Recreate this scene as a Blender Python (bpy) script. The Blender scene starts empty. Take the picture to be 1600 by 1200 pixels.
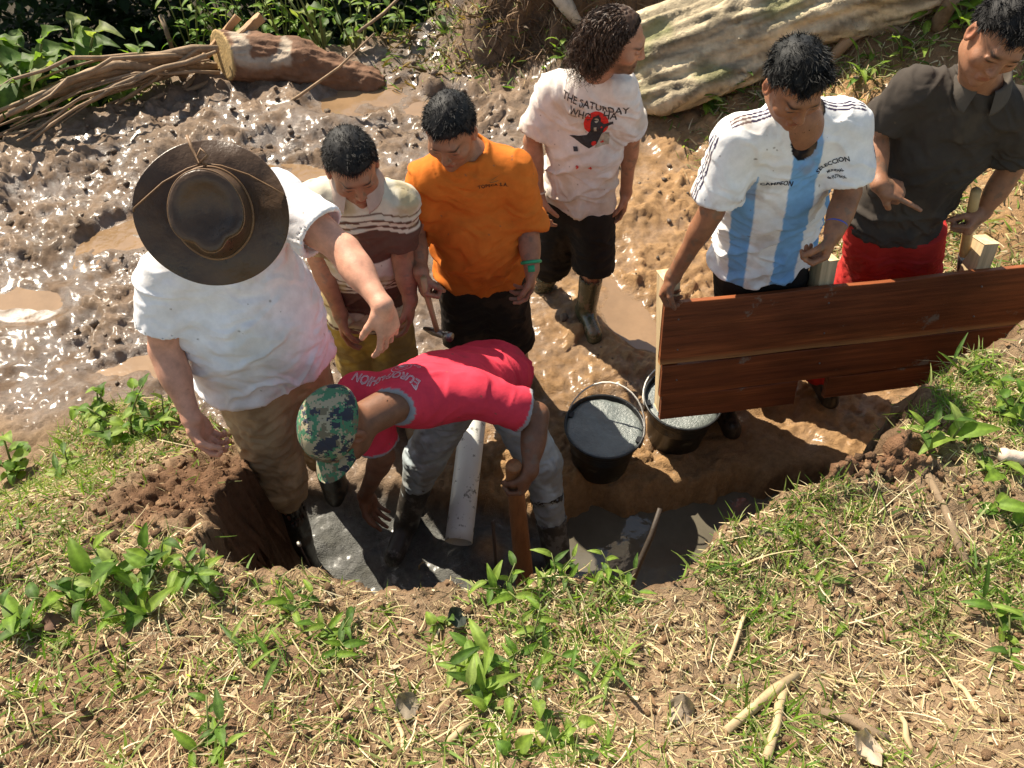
import bpy, bmesh, math, random
import numpy as np
from mathutils import Vector, Matrix, Quaternion
from mathutils.bvhtree import BVHTree

random.seed(7)
rng = np.random.default_rng(11)
S = bpy.context.scene
COL = S.collection

# ------------------------------------------------------------------ camera, light, exposure
PITCH = math.radians(50); FPX = 1256.0; CAMZ = 3.0
cd = bpy.data.cameras.new('camera'); cam = bpy.data.objects.new('camera', cd); COL.objects.link(cam)
cam.location = (0, 0, CAMZ); cam.rotation_euler = (math.radians(90) - PITCH, 0, 0)
cd.sensor_width = 36; cd.lens = 36 * FPX / 1600; cd.clip_start = 0.02; cd.clip_end = 500
S.camera = cam
SUN_EL = math.radians(46); SUN_AZ = math.radians(-41)      # the sun stands ahead and to the left, behind the workers
w = bpy.data.worlds.new('World'); S.world = w; w.use_nodes = True
nt = w.node_tree; nt.nodes.clear()
sky = nt.nodes.new('ShaderNodeTexSky'); sky.sky_type = 'NISHITA'; sky.sun_disc = False
sky.sun_elevation = SUN_EL; sky.sun_rotation = SUN_AZ; sky.altitude = 800
bg = nt.nodes.new('ShaderNodeBackground'); bg.inputs['Strength'].default_value = 0.125
ow = nt.nodes.new('ShaderNodeOutputWorld')
wb = nt.nodes.new('ShaderNodeMix'); wb.data_type = 'RGBA'; wb.blend_type = 'MULTIPLY'; wb.inputs[0].default_value = 1; wb.inputs[7].default_value = (1.0, .86, .68, 1)   # the photo's daylight white balance
nt.links.new(sky.outputs[0], wb.inputs[6]); nt.links.new(wb.outputs[2], bg.inputs[0]); nt.links.new(bg.outputs[0], ow.inputs[0])
sd = bpy.data.lights.new('sun', 'SUN'); sd.energy = 5.0; sd.angle = math.radians(0.6); sd.color = (1.0, 0.90, 0.74)
sun = bpy.data.objects.new('sun', sd); COL.objects.link(sun)
sdir = Vector((math.sin(SUN_AZ) * math.cos(SUN_EL), math.cos(SUN_AZ) * math.cos(SUN_EL), math.sin(SUN_EL)))
sun.rotation_euler = sdir.to_track_quat('Z', 'Y').to_euler(); sun.location = sdir * 20
S.view_settings.view_transform = 'Standard'; S.view_settings.look = 'None'
S.view_settings.exposure = 1.15; S.view_settings.gamma = 1.0; S.view_settings.use_curve_mapping = False
S.render.engine = 'CYCLES'
try:
    S.cycles.use_denoising = True; S.cycles.max_bounces = 6; S.cycles.transparent_max_bounces = 6
except Exception: pass

# ------------------------------------------------------------------ measuring: a point seen at a pixel of the photo, at depth Y or height z
V = lambda *a: np.array(a, float)
def ray(px, py):
    cx = (px - 800) / FPX; cy = (600 - py) / FPX
    return V(cx, cy * math.sin(PITCH) + math.cos(PITCH), cy * math.cos(PITCH) - math.sin(PITCH))
def at(px, py, Y):
    D = ray(px, py); return D * (Y / D[1]) + V(0, 0, CAMZ)
def atz(px, py, z):
    D = ray(px, py); return D * ((z - CAMZ) / D[2]) + V(0, 0, CAMZ)
def unit(v):
    v = np.asarray(v, float); return v / (np.linalg.norm(v) + 1e-12)
def ss(x, a, b):
    t = np.clip((x - a) / (b - a), 0, 1); return t * t * (3 - 2 * t)

# ------------------------------------------------------------------ numpy noise
def _h(ix, iy, iz, s):
    n = (ix.astype(np.int64) * 374761393 + iy.astype(np.int64) * 668265263 + iz.astype(np.int64) * 2147483647 + s * 974634777) & 0xffffffff
    n = ((n ^ (n >> 13)) * 1274126177) & 0xffffffff
    n = n ^ (n >> 16)
    return (n & 0xffff) / 65535.0
def noise(p, s=0):
    """value noise in [0,1]; p (...,3) or (...,2)"""
    if p.shape[-1] == 2:
        i = np.floor(p); f = p - i; f = f * f * (3 - 2 * f); x, y = i[..., 0], i[..., 1]; z = np.zeros_like(x)
        a = _h(x, y, z, s); b = _h(x + 1, y, z, s); c = _h(x, y + 1, z, s); d = _h(x + 1, y + 1, z, s)
        return (a + (b - a) * f[..., 0]) * (1 - f[..., 1]) + (c + (d - c) * f[..., 0]) * f[..., 1]
    i = np.floor(p); f = p - i; f = f * f * (3 - 2 * f); x, y, z = i[..., 0], i[..., 1], i[..., 2]
    r = 0
    for dz in (0, 1):
        a = _h(x, y, z + dz, s); b = _h(x + 1, y, z + dz, s); c = _h(x, y + 1, z + dz, s); d = _h(x + 1, y + 1, z + dz, s)
        v = (a + (b - a) * f[..., 0]) * (1 - f[..., 1]) + (c + (d - c) * f[..., 0]) * f[..., 1]
        r = r + v * (f[..., 2] if dz else 1 - f[..., 2])
    return r
def fbm(p, o=4, s=0, g=0.5):
    r = 0; a = 1; t = 0
    for k in range(o):
        r = r + a * noise(p * (2.03 ** k) + k * 17.3, s + k); t += a; a *= g
    return r / t
def worley(p, s=0):
    i = np.floor(p); f1 = np.full(p.shape[0], 9.); f2 = np.full(p.shape[0], 9.); cid = np.zeros(p.shape[0])
    for dx in (-1, 0, 1):
        for dy in (-1, 0, 1):
            cx = i[:, 0] + dx; cy = i[:, 1] + dy; z = np.zeros_like(cx)
            qx = cx + _h(cx, cy, z, s); qy = cy + _h(cx, cy, z, s + 5)
            d = np.hypot(p[:, 0] - qx, p[:, 1] - qy)
            n = d < f1
            f2 = np.where(n, f1, np.minimum(f2, d)); cid = np.where(n, _h(cx, cy, z, s + 9), cid); f1 = np.where(n, d, f1)
    return f1, f2, cid

# ------------------------------------------------------------------ materials
def nodes_of(m):
    m.use_nodes = True; t = m.node_tree; return t, t.nodes['Principled BSDF'], t.nodes['Material Output']
def mixrgb(t, a, b, fac, mode='MIX'):
    n = t.nodes.new('ShaderNodeMix'); n.data_type = 'RGBA'; n.blend_type = mode
    for i, v in ((6, a), (7, b), (0, fac)):
        if isinstance(v, (tuple, list)): n.inputs[i].default_value = (*v[:3], 1)
        elif isinstance(v, (int, float)): n.inputs[i].default_value = v
        else: t.links.new(v, n.inputs[i])
    return n.outputs[2]
def tnoise(t, scale, detail=4, rough=0.6, vec=None, dist=0.0):
    n = t.nodes.new('ShaderNodeTexNoise'); n.inputs['Scale'].default_value = scale
    n.inputs['Detail'].default_value = detail; n.inputs['Roughness'].default_value = rough; n.inputs['Distortion'].default_value = dist
    if vec is None:
        if not hasattr(t, '_tc'): pass
        c = t.nodes.new('ShaderNodeTexCoord'); vec = c.outputs['Object']
    t.links.new(vec, n.inputs['Vector']); return n.outputs['Fac']
def ramp(t, fac, lo, hi, a=0.0, b=1.0):
    n = t.nodes.new('ShaderNodeMapRange'); n.inputs[1].default_value = lo; n.inputs[2].default_value = hi
    n.inputs[3].default_value = a; n.inputs[4].default_value = b; n.clamp = True
    t.links.new(fac, n.inputs[0]); return n.outputs[0]
def scaled(t, sx, sy, sz):
    c = t.nodes.new('ShaderNodeTexCoord'); n = t.nodes.new('ShaderNodeMapping'); n.inputs['Scale'].default_value = (sx, sy, sz)
    t.links.new(c.outputs['Object'], n.inputs[0]); return n.outputs[0]
def attr(t, name):
    n = t.nodes.new('ShaderNodeAttribute'); n.attribute_name = name; return n
def bump(t, bsdf, h, dist, strength=1.0):
    n = t.nodes.new('ShaderNodeBump'); n.inputs['Distance'].default_value = dist; n.inputs['Strength'].default_value = strength
    t.links.new(h, n.inputs['Height'])
    t.links.new(n.outputs[0], bsdf.inputs['Normal']); return n
def mat(name, color=None, rough=0.7, var=0.25, vscale=8, bscale=60, bdist=0.002, mud=0.0, mudscale=9, spec=0.4, translucent=None, metal=0, coat=0, mudcol=(0.20, 0.125, 0.07), rvar=0.0, sss=0, aniso=None):
    """general worn surface: own colour (or the Col attribute), patchy variation, a mud layer, bump"""
    m = bpy.data.materials.new(name); t, b, o = nodes_of(m)
    base = attr(t, 'Col').outputs['Color'] if color is None else color
    vec = scaled(t, *aniso) if aniso else None
    nz = tnoise(t, vscale, 5, 0.65, vec)
    f = ramp(t, nz, 0.3, 0.7, 1 - var, 1 + var * 0.5)
    g = t.nodes.new('ShaderNodeCombineColor')
    for i in range(3): t.links.new(f, g.inputs[i])
    c = mixrgb(t, base, g.outputs[0], 1.0, 'MULTIPLY')
    b.inputs['Roughness'].default_value = rough
    if mud > 0:
        mz = tnoise(t, mudscale, 8, 0.72); mf = ramp(t, mz, 0.66 - 0.3 * mud, 0.72 - 0.3 * mud)
        c = mixrgb(t, c, mudcol, mf)
        rr = t.nodes.new('ShaderNodeMapRange'); rr.inputs[3].default_value = rough; rr.inputs[4].default_value = 0.75
        t.links.new(mf, rr.inputs[0]); t.links.new(rr.outputs[0], b.inputs['Roughness'])
    elif rvar:
        t.links.new(ramp(t, nz, 0.35, 0.65, rough - rvar, rough + rvar), b.inputs['Roughness'])
    t.links.new(c, b.inputs['Base Color'])
    b.inputs['Specular IOR Level'].default_value = spec; b.inputs['Metallic'].default_value = metal
    b.inputs['Coat Weight'].default_value = coat; b.inputs['Coat Roughness'].default_value = 0.15
    if sss:
        b.inputs['Subsurface Weight'].default_value = sss; b.inputs['Subsurface Radius'].default_value = (0.9, 0.35, 0.2); b.inputs['Subsurface Scale'].default_value = 0.008
    if bdist: bump(t, b, tnoise(t, bscale, 5, 0.65, scaled(t, *aniso) if aniso else None), bdist)
    if translucent:
        tr = t.nodes.new('ShaderNodeBsdfTranslucent'); mx = t.nodes.new('ShaderNodeMixShader'); mx.inputs[0].default_value = translucent
        t.links.new(mixrgb(t, c, (1.5, 1.6, 0.6), 1.0, 'MULTIPLY'), tr.inputs[0])
        t.links.new(b.outputs[0], mx.inputs[1]); t.links.new(tr.outputs[0], mx.inputs[2]); t.links.new(mx.outputs[0], o.inputs[0])
    return m

# ------------------------------------------------------------------ mesh helpers
def new_mesh(name, v, f, mats=(), col=None, smooth=True, attrs=None):
    """v (n,3) array, f list / array of quads or tris (int array (m,3|4)) -> mesh"""
    me = bpy.data.meshes.new(name)
    v = np.asarray(v, np.float32)
    if isinstance(f, np.ndarray):
        k = f.shape[1]; m = f.shape[0]
        me.vertices.add(len(v)); me.vertices.foreach_set('co', v.ravel())
        me.loops.add(m * k); me.loops.foreach_set('vertex_index', f.astype(np.int32).ravel())
        me.polygons.add(m); me.polygons.foreach_set('loop_start', np.arange(0, m * k, k, dtype=np.int32))
        me.update(calc_edges=True)
    else:
        me.from_pydata([tuple(map(float, q)) for q in v], [], f); me.update()
    if col is not None:
        c = np.ones((len(v), 4), np.float32); c[:, :3] = col
        a = me.color_attributes.new('Col', 'FLOAT_COLOR', 'POINT'); a.data.foreach_set('color', c.ravel())
    for k2, arr in (attrs or {}).items():
        a = me.attributes.new(k2, 'FLOAT', 'POINT'); a.data.foreach_set('value', np.asarray(arr, np.float32).ravel())
    if smooth: me.polygons.foreach_set('use_smooth', np.ones(len(me.polygons), bool))
    for m_ in (mats if isinstance(mats, (list, tuple)) else [mats]): me.materials.append(m_)
    return me
def link(name, me, parent=None, loc=None):
    o = bpy.data.objects.new(name, me); COL.objects.link(o)
    if parent is not None: o.parent = parent
    if loc is not None: o.location = loc
    return o
def tag(o, label=None, cat=None, group=None, kind=None):
    if label: o['label'] = label
    if cat: o['category'] = cat
    if group: o['group'] = group
    if kind: o['kind'] = kind
    return o
def empty(name, loc, label, cat, group=None):
    o = bpy.data.objects.new(name, None); COL.objects.link(o); o.location = loc; o.empty_display_size = 0.1
    return tag(o, label, cat, group)
def frame_of(d, up=(0, 0, 1)):
    d = unit(d); s = np.cross(d, up)
    if np.linalg.norm(s) < 1e-4: s = np.cross(d, (1, 0, 0))
    s = unit(s); return d, s, np.cross(s, d)
def tube(pts, rad, n=10, closed=True, squash=1.0, jitter=0.0):
    """swept tube through pts with radii; returns v, faces(list)"""
    pts = [np.asarray(p, float) for p in pts]; m = len(pts)
    rad = rad if hasattr(rad, '__len__') else [rad] * m
    v = []; f = []
    d0 = unit(pts[1] - pts[0]); _, s, u = frame_of(d0)
    for i, p in enumerate(pts):
        d = unit(pts[min(i + 1, m - 1)] - pts[max(i - 1, 0)])
        s = unit(s - d * np.dot(s, d)); u = np.cross(s, d)
        for k in range(n):
            a = 2 * math.pi * k / n; r = rad[i] * (1 + jitter * (random.random() - 0.5) * 2)
            v.append(p + (s * math.cos(a) + u * math.sin(a) * squash) * r)
    for i in range(m - 1):
        for k in range(n):
            k2 = (k + 1) % n; f.append((i * n + k, i * n + k2, (i + 1) * n + k2, (i + 1) * n + k))
    if closed:
        f.append(tuple(range(n - 1, -1, -1))); f.append(tuple((m - 1) * n + k for k in range(n)))
    return np.array(v), f
def lathe(prof, n=32, close=False):
    v = []; f = []
    for r, z in prof:
        for k in range(n): a = 2 * math.pi * k / n; v.append((r * math.cos(a), r * math.sin(a), z))
    for i in range(len(prof) - 1):
        for k in range(n): k2 = (k + 1) % n; f.append((i * n + k, i * n + k2, (i + 1) * n + k2, (i + 1) * n + k))
    return np.array(v), f
def beam(a, b, w, h, up=(0, 0, 1), bev=0.004, seg=1, rough=0.0):
    """bevelled timber from a to b, w across, h along up"""
    a = np.asarray(a, float); b = np.asarray(b, float); d, s, u = frame_of(b - a, up)
    prof = [(-w / 2 + bev, -h / 2), (w / 2 - bev, -h / 2), (w / 2, -h / 2 + bev), (w / 2, h / 2 - bev), (w / 2 - bev, h / 2), (-w / 2 + bev, h / 2), (-w / 2, h / 2 - bev), (-w / 2, -h / 2 + bev)]
    v = []; f = []; L = np.linalg.norm(b - a)
    for i in range(seg + 1):
        q = a + d * L * i / seg
        for x, y in prof: v.append(q + s * (x + rough * (random.random() - .5)) + u * (y + rough * (random.random() - .5)))
    for i in range(seg):
        for k in range(8): k2 = (k + 1) % 8; f.append((i * 8 + k, i * 8 + k2, (i + 1) * 8 + k2, (i + 1) * 8 + k))
    f.append(tuple(range(7, -1, -1))); f.append(tuple(seg * 8 + k for k in range(8)))
    return np.array(v), f
def vnormals(v, f):
    if not isinstance(f, np.ndarray): f = np.array([q[:3] for q in f])
    a, b, c = v[f[:, 0]], v[f[:, 1]], v[f[:, 2]]; n = np.cross(b - a, c - a)
    if f.shape[1] == 4: n = n + np.cross(c - a, v[f[:, 3]] - a)
    out = np.zeros_like(v)
    for k in range(f.shape[1]):
        for ax in range(3): out[:, ax] += np.bincount(f[:, k], n[:, ax], minlength=len(v))
    return out / (np.linalg.norm(out, axis=1, keepdims=True) + 1e-12)

# ------------------------------------------------------------------ signed-distance modelling (bodies, cloth, boots) meshed with surface nets
class Field:
    def __init__(s): s.p = []
    def cap(s, a, b, r1, r2=None, k=0.02, sub=False):
        r2 = r1 if r2 is None else r2; a = np.asarray(a, float); b = np.asarray(b, float)
        s.p.append(('c', a, b, r1, r2, k, sub, (a + b) / 2, np.linalg.norm(a - b) / 2 + max(r1, r2))); return s
    def ell(s, c, M, rad, k=0.02, sub=False):
        s.p.append(('e', np.asarray(c, float), np.asarray(M, float), np.asarray(rad, float), 0, k, sub, np.asarray(c, float), max(rad))); return s
    def ecap(s, a, b, r1, r2, fax, flat, k=0.02, sub=False):
        a = np.asarray(a, float); b = np.asarray(b, float)
        s.p.append(('f', a, b, r1, r2, k, sub, (a + b) / 2, np.linalg.norm(a - b) / 2 + max(r1, r2), unit(fax), flat)); return s
    def plane(s, q, n):          # keep the side n points away from (d = max(d, (p-q).n))
        s.p.append(('p', np.asarray(q, float), unit(n), 0, 0, 0, False, None, 1e9)); return s
    def planeloc(s, q, n, c, R):  # the same cut, only round the limb that runs from q to c
        q = np.asarray(q, float); c = np.asarray(c, float); s.p.append(('q', q, unit(n), R, 0, 0, False, (q + c) / 2, np.linalg.norm(q - c) / 2 + R)); return s
    def __call__(s, P):
        d = np.full(len(P), 0.1, np.float32)
        for q in s.p:
            t = q[0]; c = q[7]
            if t == 'p': d = np.maximum(d, ((P - q[1]) @ q[2]).astype(np.float32)); continue
            R = q[8] + 0.08
            e = P - c.astype(np.float32); m = np.nonzero(np.einsum('ij,ij->i', e, e) < R * R)[0]
            if not len(m): continue
            X = P[m]
            if t == 'q':
                hh = (X - q[1]) @ q[2]; rr = np.linalg.norm(X - q[1] - np.clip(hh, 0, .4)[:, None] * q[2], axis=1); m = m[rr < q[3]]; d[m] = np.maximum(d[m], hh[rr < q[3]]); continue
            if t == 'c' or t == 'f':
                a, b, r1, r2 = q[1], q[2], q[3], q[4]; ab = b - a; xa = X - a
                h = np.clip((xa @ ab) / (ab @ ab + 1e-12), 0, 1)[:, None]; w_ = xa - h * ab
                if t == 'f':
                    fx = q[9]; cf = (w_ @ fx)[:, None]; w_ = w_ - fx * cf + fx * cf / q[10]
                    L = np.linalg.norm(w_, axis=1); v = L - (r1 + (r2 - r1) * h[:, 0])
                    # scale to a truer distance where the section is squeezed
                    cfr = np.abs(cf[:, 0] / q[10]) / (L + 1e-9); v = v * (1 - (1 - q[10]) * cfr ** 2)
                else: v = np.sqrt(np.einsum('ij,ij->i', w_, w_)) - (r1 + (r2 - r1) * h[:, 0])
            else:
                y = (X - q[1]) @ q[2].T; y1 = y / q[3]; y2 = y1 / q[3]; k0 = np.sqrt(np.einsum('ij,ij->i', y1, y1)); k1 = np.sqrt(np.einsum('ij,ij->i', y2, y2))
                v = k0 * (k0 - 1) / (k1 + 1e-9)
            k = q[5]; dm = d[m]
            if q[6]:
                v = -v; h = np.maximum(k - np.abs(dm - v), 0) / k; d[m] = np.maximum(dm, v) + h * h * k / 4
            else:
                h = np.maximum(k - np.abs(dm - v), 0) / k; d[m] = np.minimum(dm, v) - h * h * k / 4
        return d
def mesh_field(F, lo, hi, h, keep=None):
    lo = np.asarray(lo, float); hi = np.asarray(hi, float)
    st = 4; n = np.ceil((hi - lo) / h / st).astype(int) + 1; H = h * st
    g = np.stack(np.meshgrid(*[lo[i] + H * (np.arange(n[i]) + 0.375) for i in range(3)], indexing='ij'), -1).reshape(-1, 3).astype(np.float32)
    dc = F(g).reshape(n); act = np.abs(dc) < H * 1.25
    N = n * st; D = np.repeat(np.repeat(np.repeat(dc, st, 0), st, 1), st, 2)
    bi = np.argwhere(act); off = np.stack(np.meshgrid(*[np.arange(st)] * 3, indexing='ij'), -1).reshape(-1, 3)
    idx = (bi[:, None, :] * st + off[None]).reshape(-1, 3)
    P = (lo + idx * h).astype(np.float32); D[idx[:, 0], idx[:, 1], idx[:, 2]] = F(P)
    ins = D < 0
    c = np.zeros(tuple(N - 1), np.uint8)
    for dx in (0, 1):
        for dy in (0, 1):
            for dz in (0, 1): c += ins[dx:N[0] - 1 + dx, dy:N[1] - 1 + dy, dz:N[2] - 1 + dz]
    A = np.argwhere((c > 0) & (c < 8)); ids = np.full(tuple(N - 1), -1, np.int32); ids[A[:, 0], A[:, 1], A[:, 2]] = np.arange(len(A))
    acc = np.zeros((len(A), 3)); cnt = np.zeros(len(A))
    for ax in range(3):
        o = [0, 0, 0]; o[ax] = 1; others = [i for i in range(3) if i != ax]
        for i in (0, 1):
            for j in (0, 1):
                s0 = np.zeros(3, int); s0[others[0]] = i; s0[others[1]] = j; B = A + s0; E = B + o
                a = D[B[:, 0], B[:, 1], B[:, 2]]; b = D[E[:, 0], E[:, 1], E[:, 2]]; m = (a < 0) != (b < 0)
                t = np.where(m, a / (a - b + 1e-12), 0)
                pt = s0 + np.array(o) * t[:, None]; acc += pt * m[:, None]; cnt += m
    v = lo + (A + acc / np.maximum(cnt, 1)[:, None]) * h
    faces = []
    for ax in range(3):
        sl = [slice(1, N[i] - 1) for i in range(3)]; s1 = list(sl); s2 = list(sl)
        s1[ax] = slice(0, N[ax] - 1); s2[ax] = slice(1, N[ax])
        a = ins[tuple(s1)]; b = ins[tuple(s2)]; X = np.argwhere(a != b); sg = a[X[:, 0], X[:, 1], X[:, 2]]
        base = X + 1; base[:, ax] -= 1
        o1 = (ax + 1) % 3; o2 = (ax + 2) % 3; e1 = np.zeros(3, int); e1[o1] = 1; e2 = np.zeros(3, int); e2[o2] = 1
        q = [base - e1 - e2, base - e2, base, base - e1]; q = np.stack([ids[k[:, 0], k[:, 1], k[:, 2]] for k in q], 1)
        q[~sg] = q[~sg][:, ::-1]; faces.append(q)
    f = np.concatenate(faces); f = f[(f >= 0).all(1)]
    if keep is not None:
        f = f[keep(v[f].mean(1))]; u, inv = np.unique(f, return_inverse=True); v = v[u]; f = inv.reshape(f.shape)
    return v, f
def merge(parts):
    vs = []; fs = []; n = 0
    for v, f in parts: vs.append(v); fs.append(f + n); n += len(v)
    return np.concatenate(vs), np.concatenate(fs)
# ------------------------------------------------------------------ ground
BANK = [(-9, 3.0), (-4, 2.5), (-2.3, 2.15), (-1.55, 2.05), (-1.12, 1.90), (-.96, 1.66), (-.90, 1.40), (-.84, 1.12), (-.66, .98), (-.3, .965), (0, .975), (.3, .99), (.5, 1.06), (.72, 1.17), (.82, 1.27), (1.04, 1.34), (1.16, 1.42), (1.24, 1.56), (1.40, 1.74), (1.72, 1.90), (2.3, 2.05), (4, 2.5), (9, 3), (9, -9), (-9, -9)]
EDGE = [(-9, 2.6), (-4.4, 3.9), (-3.3, 4.45), (-2.2, 5.5), (-1.0, 5.85), (-.3, 6.3), (0, 8), (0, 30), (-30, 30), (-30, 2.6)]     # brink of the ravine
def sdpoly(x, y, poly):
    P_ = np.array(poly, float); d = np.full(x.shape, 1e9); ins = np.zeros(x.shape, bool); n = len(P_)
    for i in range(n):
        a = P_[i]; b = P_[(i + 1) % n]; e = b - a; wx = x - a[0]; wy = y - a[1]; t = np.clip((wx * e[0] + wy * e[1]) / (e @ e), 0, 1)
        d = np.minimum(d, (wx - e[0] * t) ** 2 + (wy - e[1] * t) ** 2)
        c = ((a[1] > y) != (b[1] > y)) & (x < (b[0] - a[0]) * (y - a[1]) / (b[1] - a[1] + 1e-12) + a[0]); ins ^= c
    d = np.sqrt(d); return np.where(ins, -d, d)
PUD = [(-1.00, 5.15, .36, .20, .4), (-.50, 5.0, .30, .16, -.3), (.60, 3.02, .13, .36, .5), (-2.1, 3.75, .36, .18, .5), (-1.6, 3.1, .20, .12, .2), (-2.6, 3.05, .20, .13, 0), (-1.9, 2.62, .22, .10, .3), (-1.35, 4.25, .30, .12, -.2), (.05, 3.5, .25, .10, 0), (1.05, 2.95, .14, .07, .6)]
def pudd(x, y):
    m = np.full(x.shape, 9.)
    for cx, cy, rx, ry, a in PUD:
        ca, sa = math.cos(a), math.sin(a); u_ = ((x - cx) * ca + (y - cy) * sa) / rx; v_ = (-(x - cx) * sa + (y - cy) * ca) / ry; m = np.minimum(m, u_ * u_ + v_ * v_)
    return m
def terrain(x, y, fine=True):
    """height, colour and wetness of the ground"""
    p = np.stack([x, y], -1)
    wob = (fbm(p * 5, 3, 3) - .5) * .16 + (fbm(p * 17, 3, 4) - .5) * .05
    db = sdpoly(x, y, BANK) + wob * ss(np.abs(x) * 0 + 1, 0, 1)
    # worked clay and mud
    z = (fbm(p * 1.1, 3, 8) - .5) * .12 * ss(y, 2.4, 3.4) + (fbm(p * 4, 3, 9) - .5) * .07
    z = z + .30 * ss(x, 1.1, 2.6) * ss(y, 2.2, 3.2) + .55 * ss(y + .30 * x, 4.6, 6.6) * ss(x, -.8, .4) + .35 * ss(x, 1.2, 3.0) * ss(y, 3.2, 5.0)
    bm = ss(y + .7 * (fbm(p * 2.6, 4, 14) - .5), 5.28, 5.75) * ss(x + .6 * (fbm(p * 4, 3, 19) - .5), -.75, .1) * (1 - ss(x, .7, 1.3)); z = z + .50 * bm      # cut face under the fallen trunk
    mudz = 1 - ss(-db, -.25, .0)
    pd = pudd(x, y) + (fbm(p * 6, 3, 33) - .5) * 1.1
    pm = 1 - ss(pd, .75, 1.5)
    clod = 0 * x; rough = 1
    if fine:
        f1, f2, cid = worley(p * 9 + 1.2 * np.stack([fbm(p * 5, 2, 1), fbm(p * 5, 2, 2)], -1), 5)
        g1, g2, gid = worley(p * 23 + 1.0 * np.stack([fbm(p * 11, 2, 6), fbm(p * 11, 2, 7)], -1), 15)
        cl = ss(f2 - f1, .02, .30) * np.clip(cid * 1.9 - .8, 0, 1); cl2 = ss(g2 - g1, .02, .32) * np.clip(gid * 1.8 - .6, 0, 1)
        rough = (.45 + .75 * ss(fbm(p * 1.6, 3, 40), .35, .65)) * (.60 + .40 * ss(y, 2.5, 3.1)) * (1 + .25 * ss(x, -.6, .3) * (1 - ss(y, 2.6, 3.4)))
        rid = 1 - np.abs(2 * fbm(p * 9, 3, 44) - 1)
        clod = cl * .024 * (.3 + 1.4 * fbm(p * 22, 3, 47)) + cl2 * .011 + (rid - .7) * .026 + (fbm(p * 40, 3, 50) - .5) * .034 + (1 - np.abs(2 * fbm(p * 3.2 + .4 * fbm(p * 7, 2, 2)[:, None], 3, 144) - 1) - .7) * .07
        z = z + clod * rough * (1 - .93 * pm)
    z = z * (1 - .85 * pm) - .026 * pm + .010 * ss(pd, 1.3, 1.8) * (1 - ss(pd, 2.4, 3.4))
    # footing trench in front of the men
    far = 1.86 + .07 * ss(x, .15, .4) + .12 * ss(x, .6, 1.3) + .10 * (fbm(p * 6, 3, 21) - .5) + .05 * (fbm(p * 22, 2, 22) - .5)
    left = 1.98; far = np.where(x < -.1, far + .10 * ss(-x, .1, .5), far)
    tr = (1 - ss(y, far - .13, far + .02)) * (1 - ss(x, 1.30, 1.75))
    conc = (1 - ss(x + .10 * (fbm(p * 9, 2, 70) - .5), .10, .26))
    floor_ = -.27 + .03 * fbm(p * 8, 3, 23); floor_ = floor_ * (1 - conc) + (-.155 + .07 * (fbm(p * 7, 4, 24) - .5) + .05 * ss(y, 1.5, 1.95) + .12 * np.exp(-((x + .12) ** 2 + (y - 1.62) ** 2) / .02) + .05 * np.exp(-((x - .02) ** 2 + (y - 1.60) ** 2) / .01)) * conc
    z = z * (1 - tr) + floor_ * tr
    # the bank the picture is taken from
    hb = 1.05 + .30 * ss(.95 - y, 0, .9) - .50 * ss(y, .98, 1.85) * (1 - ss(x, -.75, -.2)) - .50 * ss(-x, 1.2, 2.4) * ss(y, .9, 2.0) + .05 * ss(x, .6, 1.6)
    hb = hb + (fbm(p * 3, 4, 60) - .5) * .10 + (fbm(p * 13, 4, 61) - .5) * .035
    if fine: hb = hb + (1 - np.abs(2 * fbm(p * 24, 3, 62) - 1) - .6) * .022 + (fbm(p * 60, 2, 63) - .5) * .012 + np.exp(-(((x - .98) / .26) ** 2 + ((y - 1.33) / .12) ** 2)) * (.05 + (1 - np.abs(2 * fbm(p * 12, 3, 68) - 1) - .7) * .10 + (fbm(p * 30, 3, 69) - .5) * .06) + np.exp(-(((x + 1.02) / .30) ** 2 + ((y - 1.42) / .34) ** 2)) * ((1 - np.abs(2 * fbm(p * 11, 3, 66) - 1) - .7) * .10 + (fbm(p * 30, 3, 67) - .5) * .06)
    crumb = 0
    steep = .05 + .50 * ss(-x, 1.2, 1.9) + .10 * ss(x, 1.0, 1.5)
    wallm = 1 - ss(db, -.035, steep); bulge = .10 * (fbm(np.stack([x * 9, y * 9], -1), 3, 64) - .5) * (wallm * (1 - wallm) * 4)
    z = np.maximum(z, z * (1 - wallm) + hb * wallm + bulge * (x < 1.9))
    # ravine beyond the mud
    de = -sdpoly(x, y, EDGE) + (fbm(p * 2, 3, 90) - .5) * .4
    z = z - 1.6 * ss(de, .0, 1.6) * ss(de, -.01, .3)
    return z, db, pm, tr, conc, de, clod * rough
def zof(x, y):
    a = np.atleast_1d(np.asarray(x, float)); b = np.atleast_1d(np.asarray(y, float)); return terrain(a, b)[0]
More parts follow.
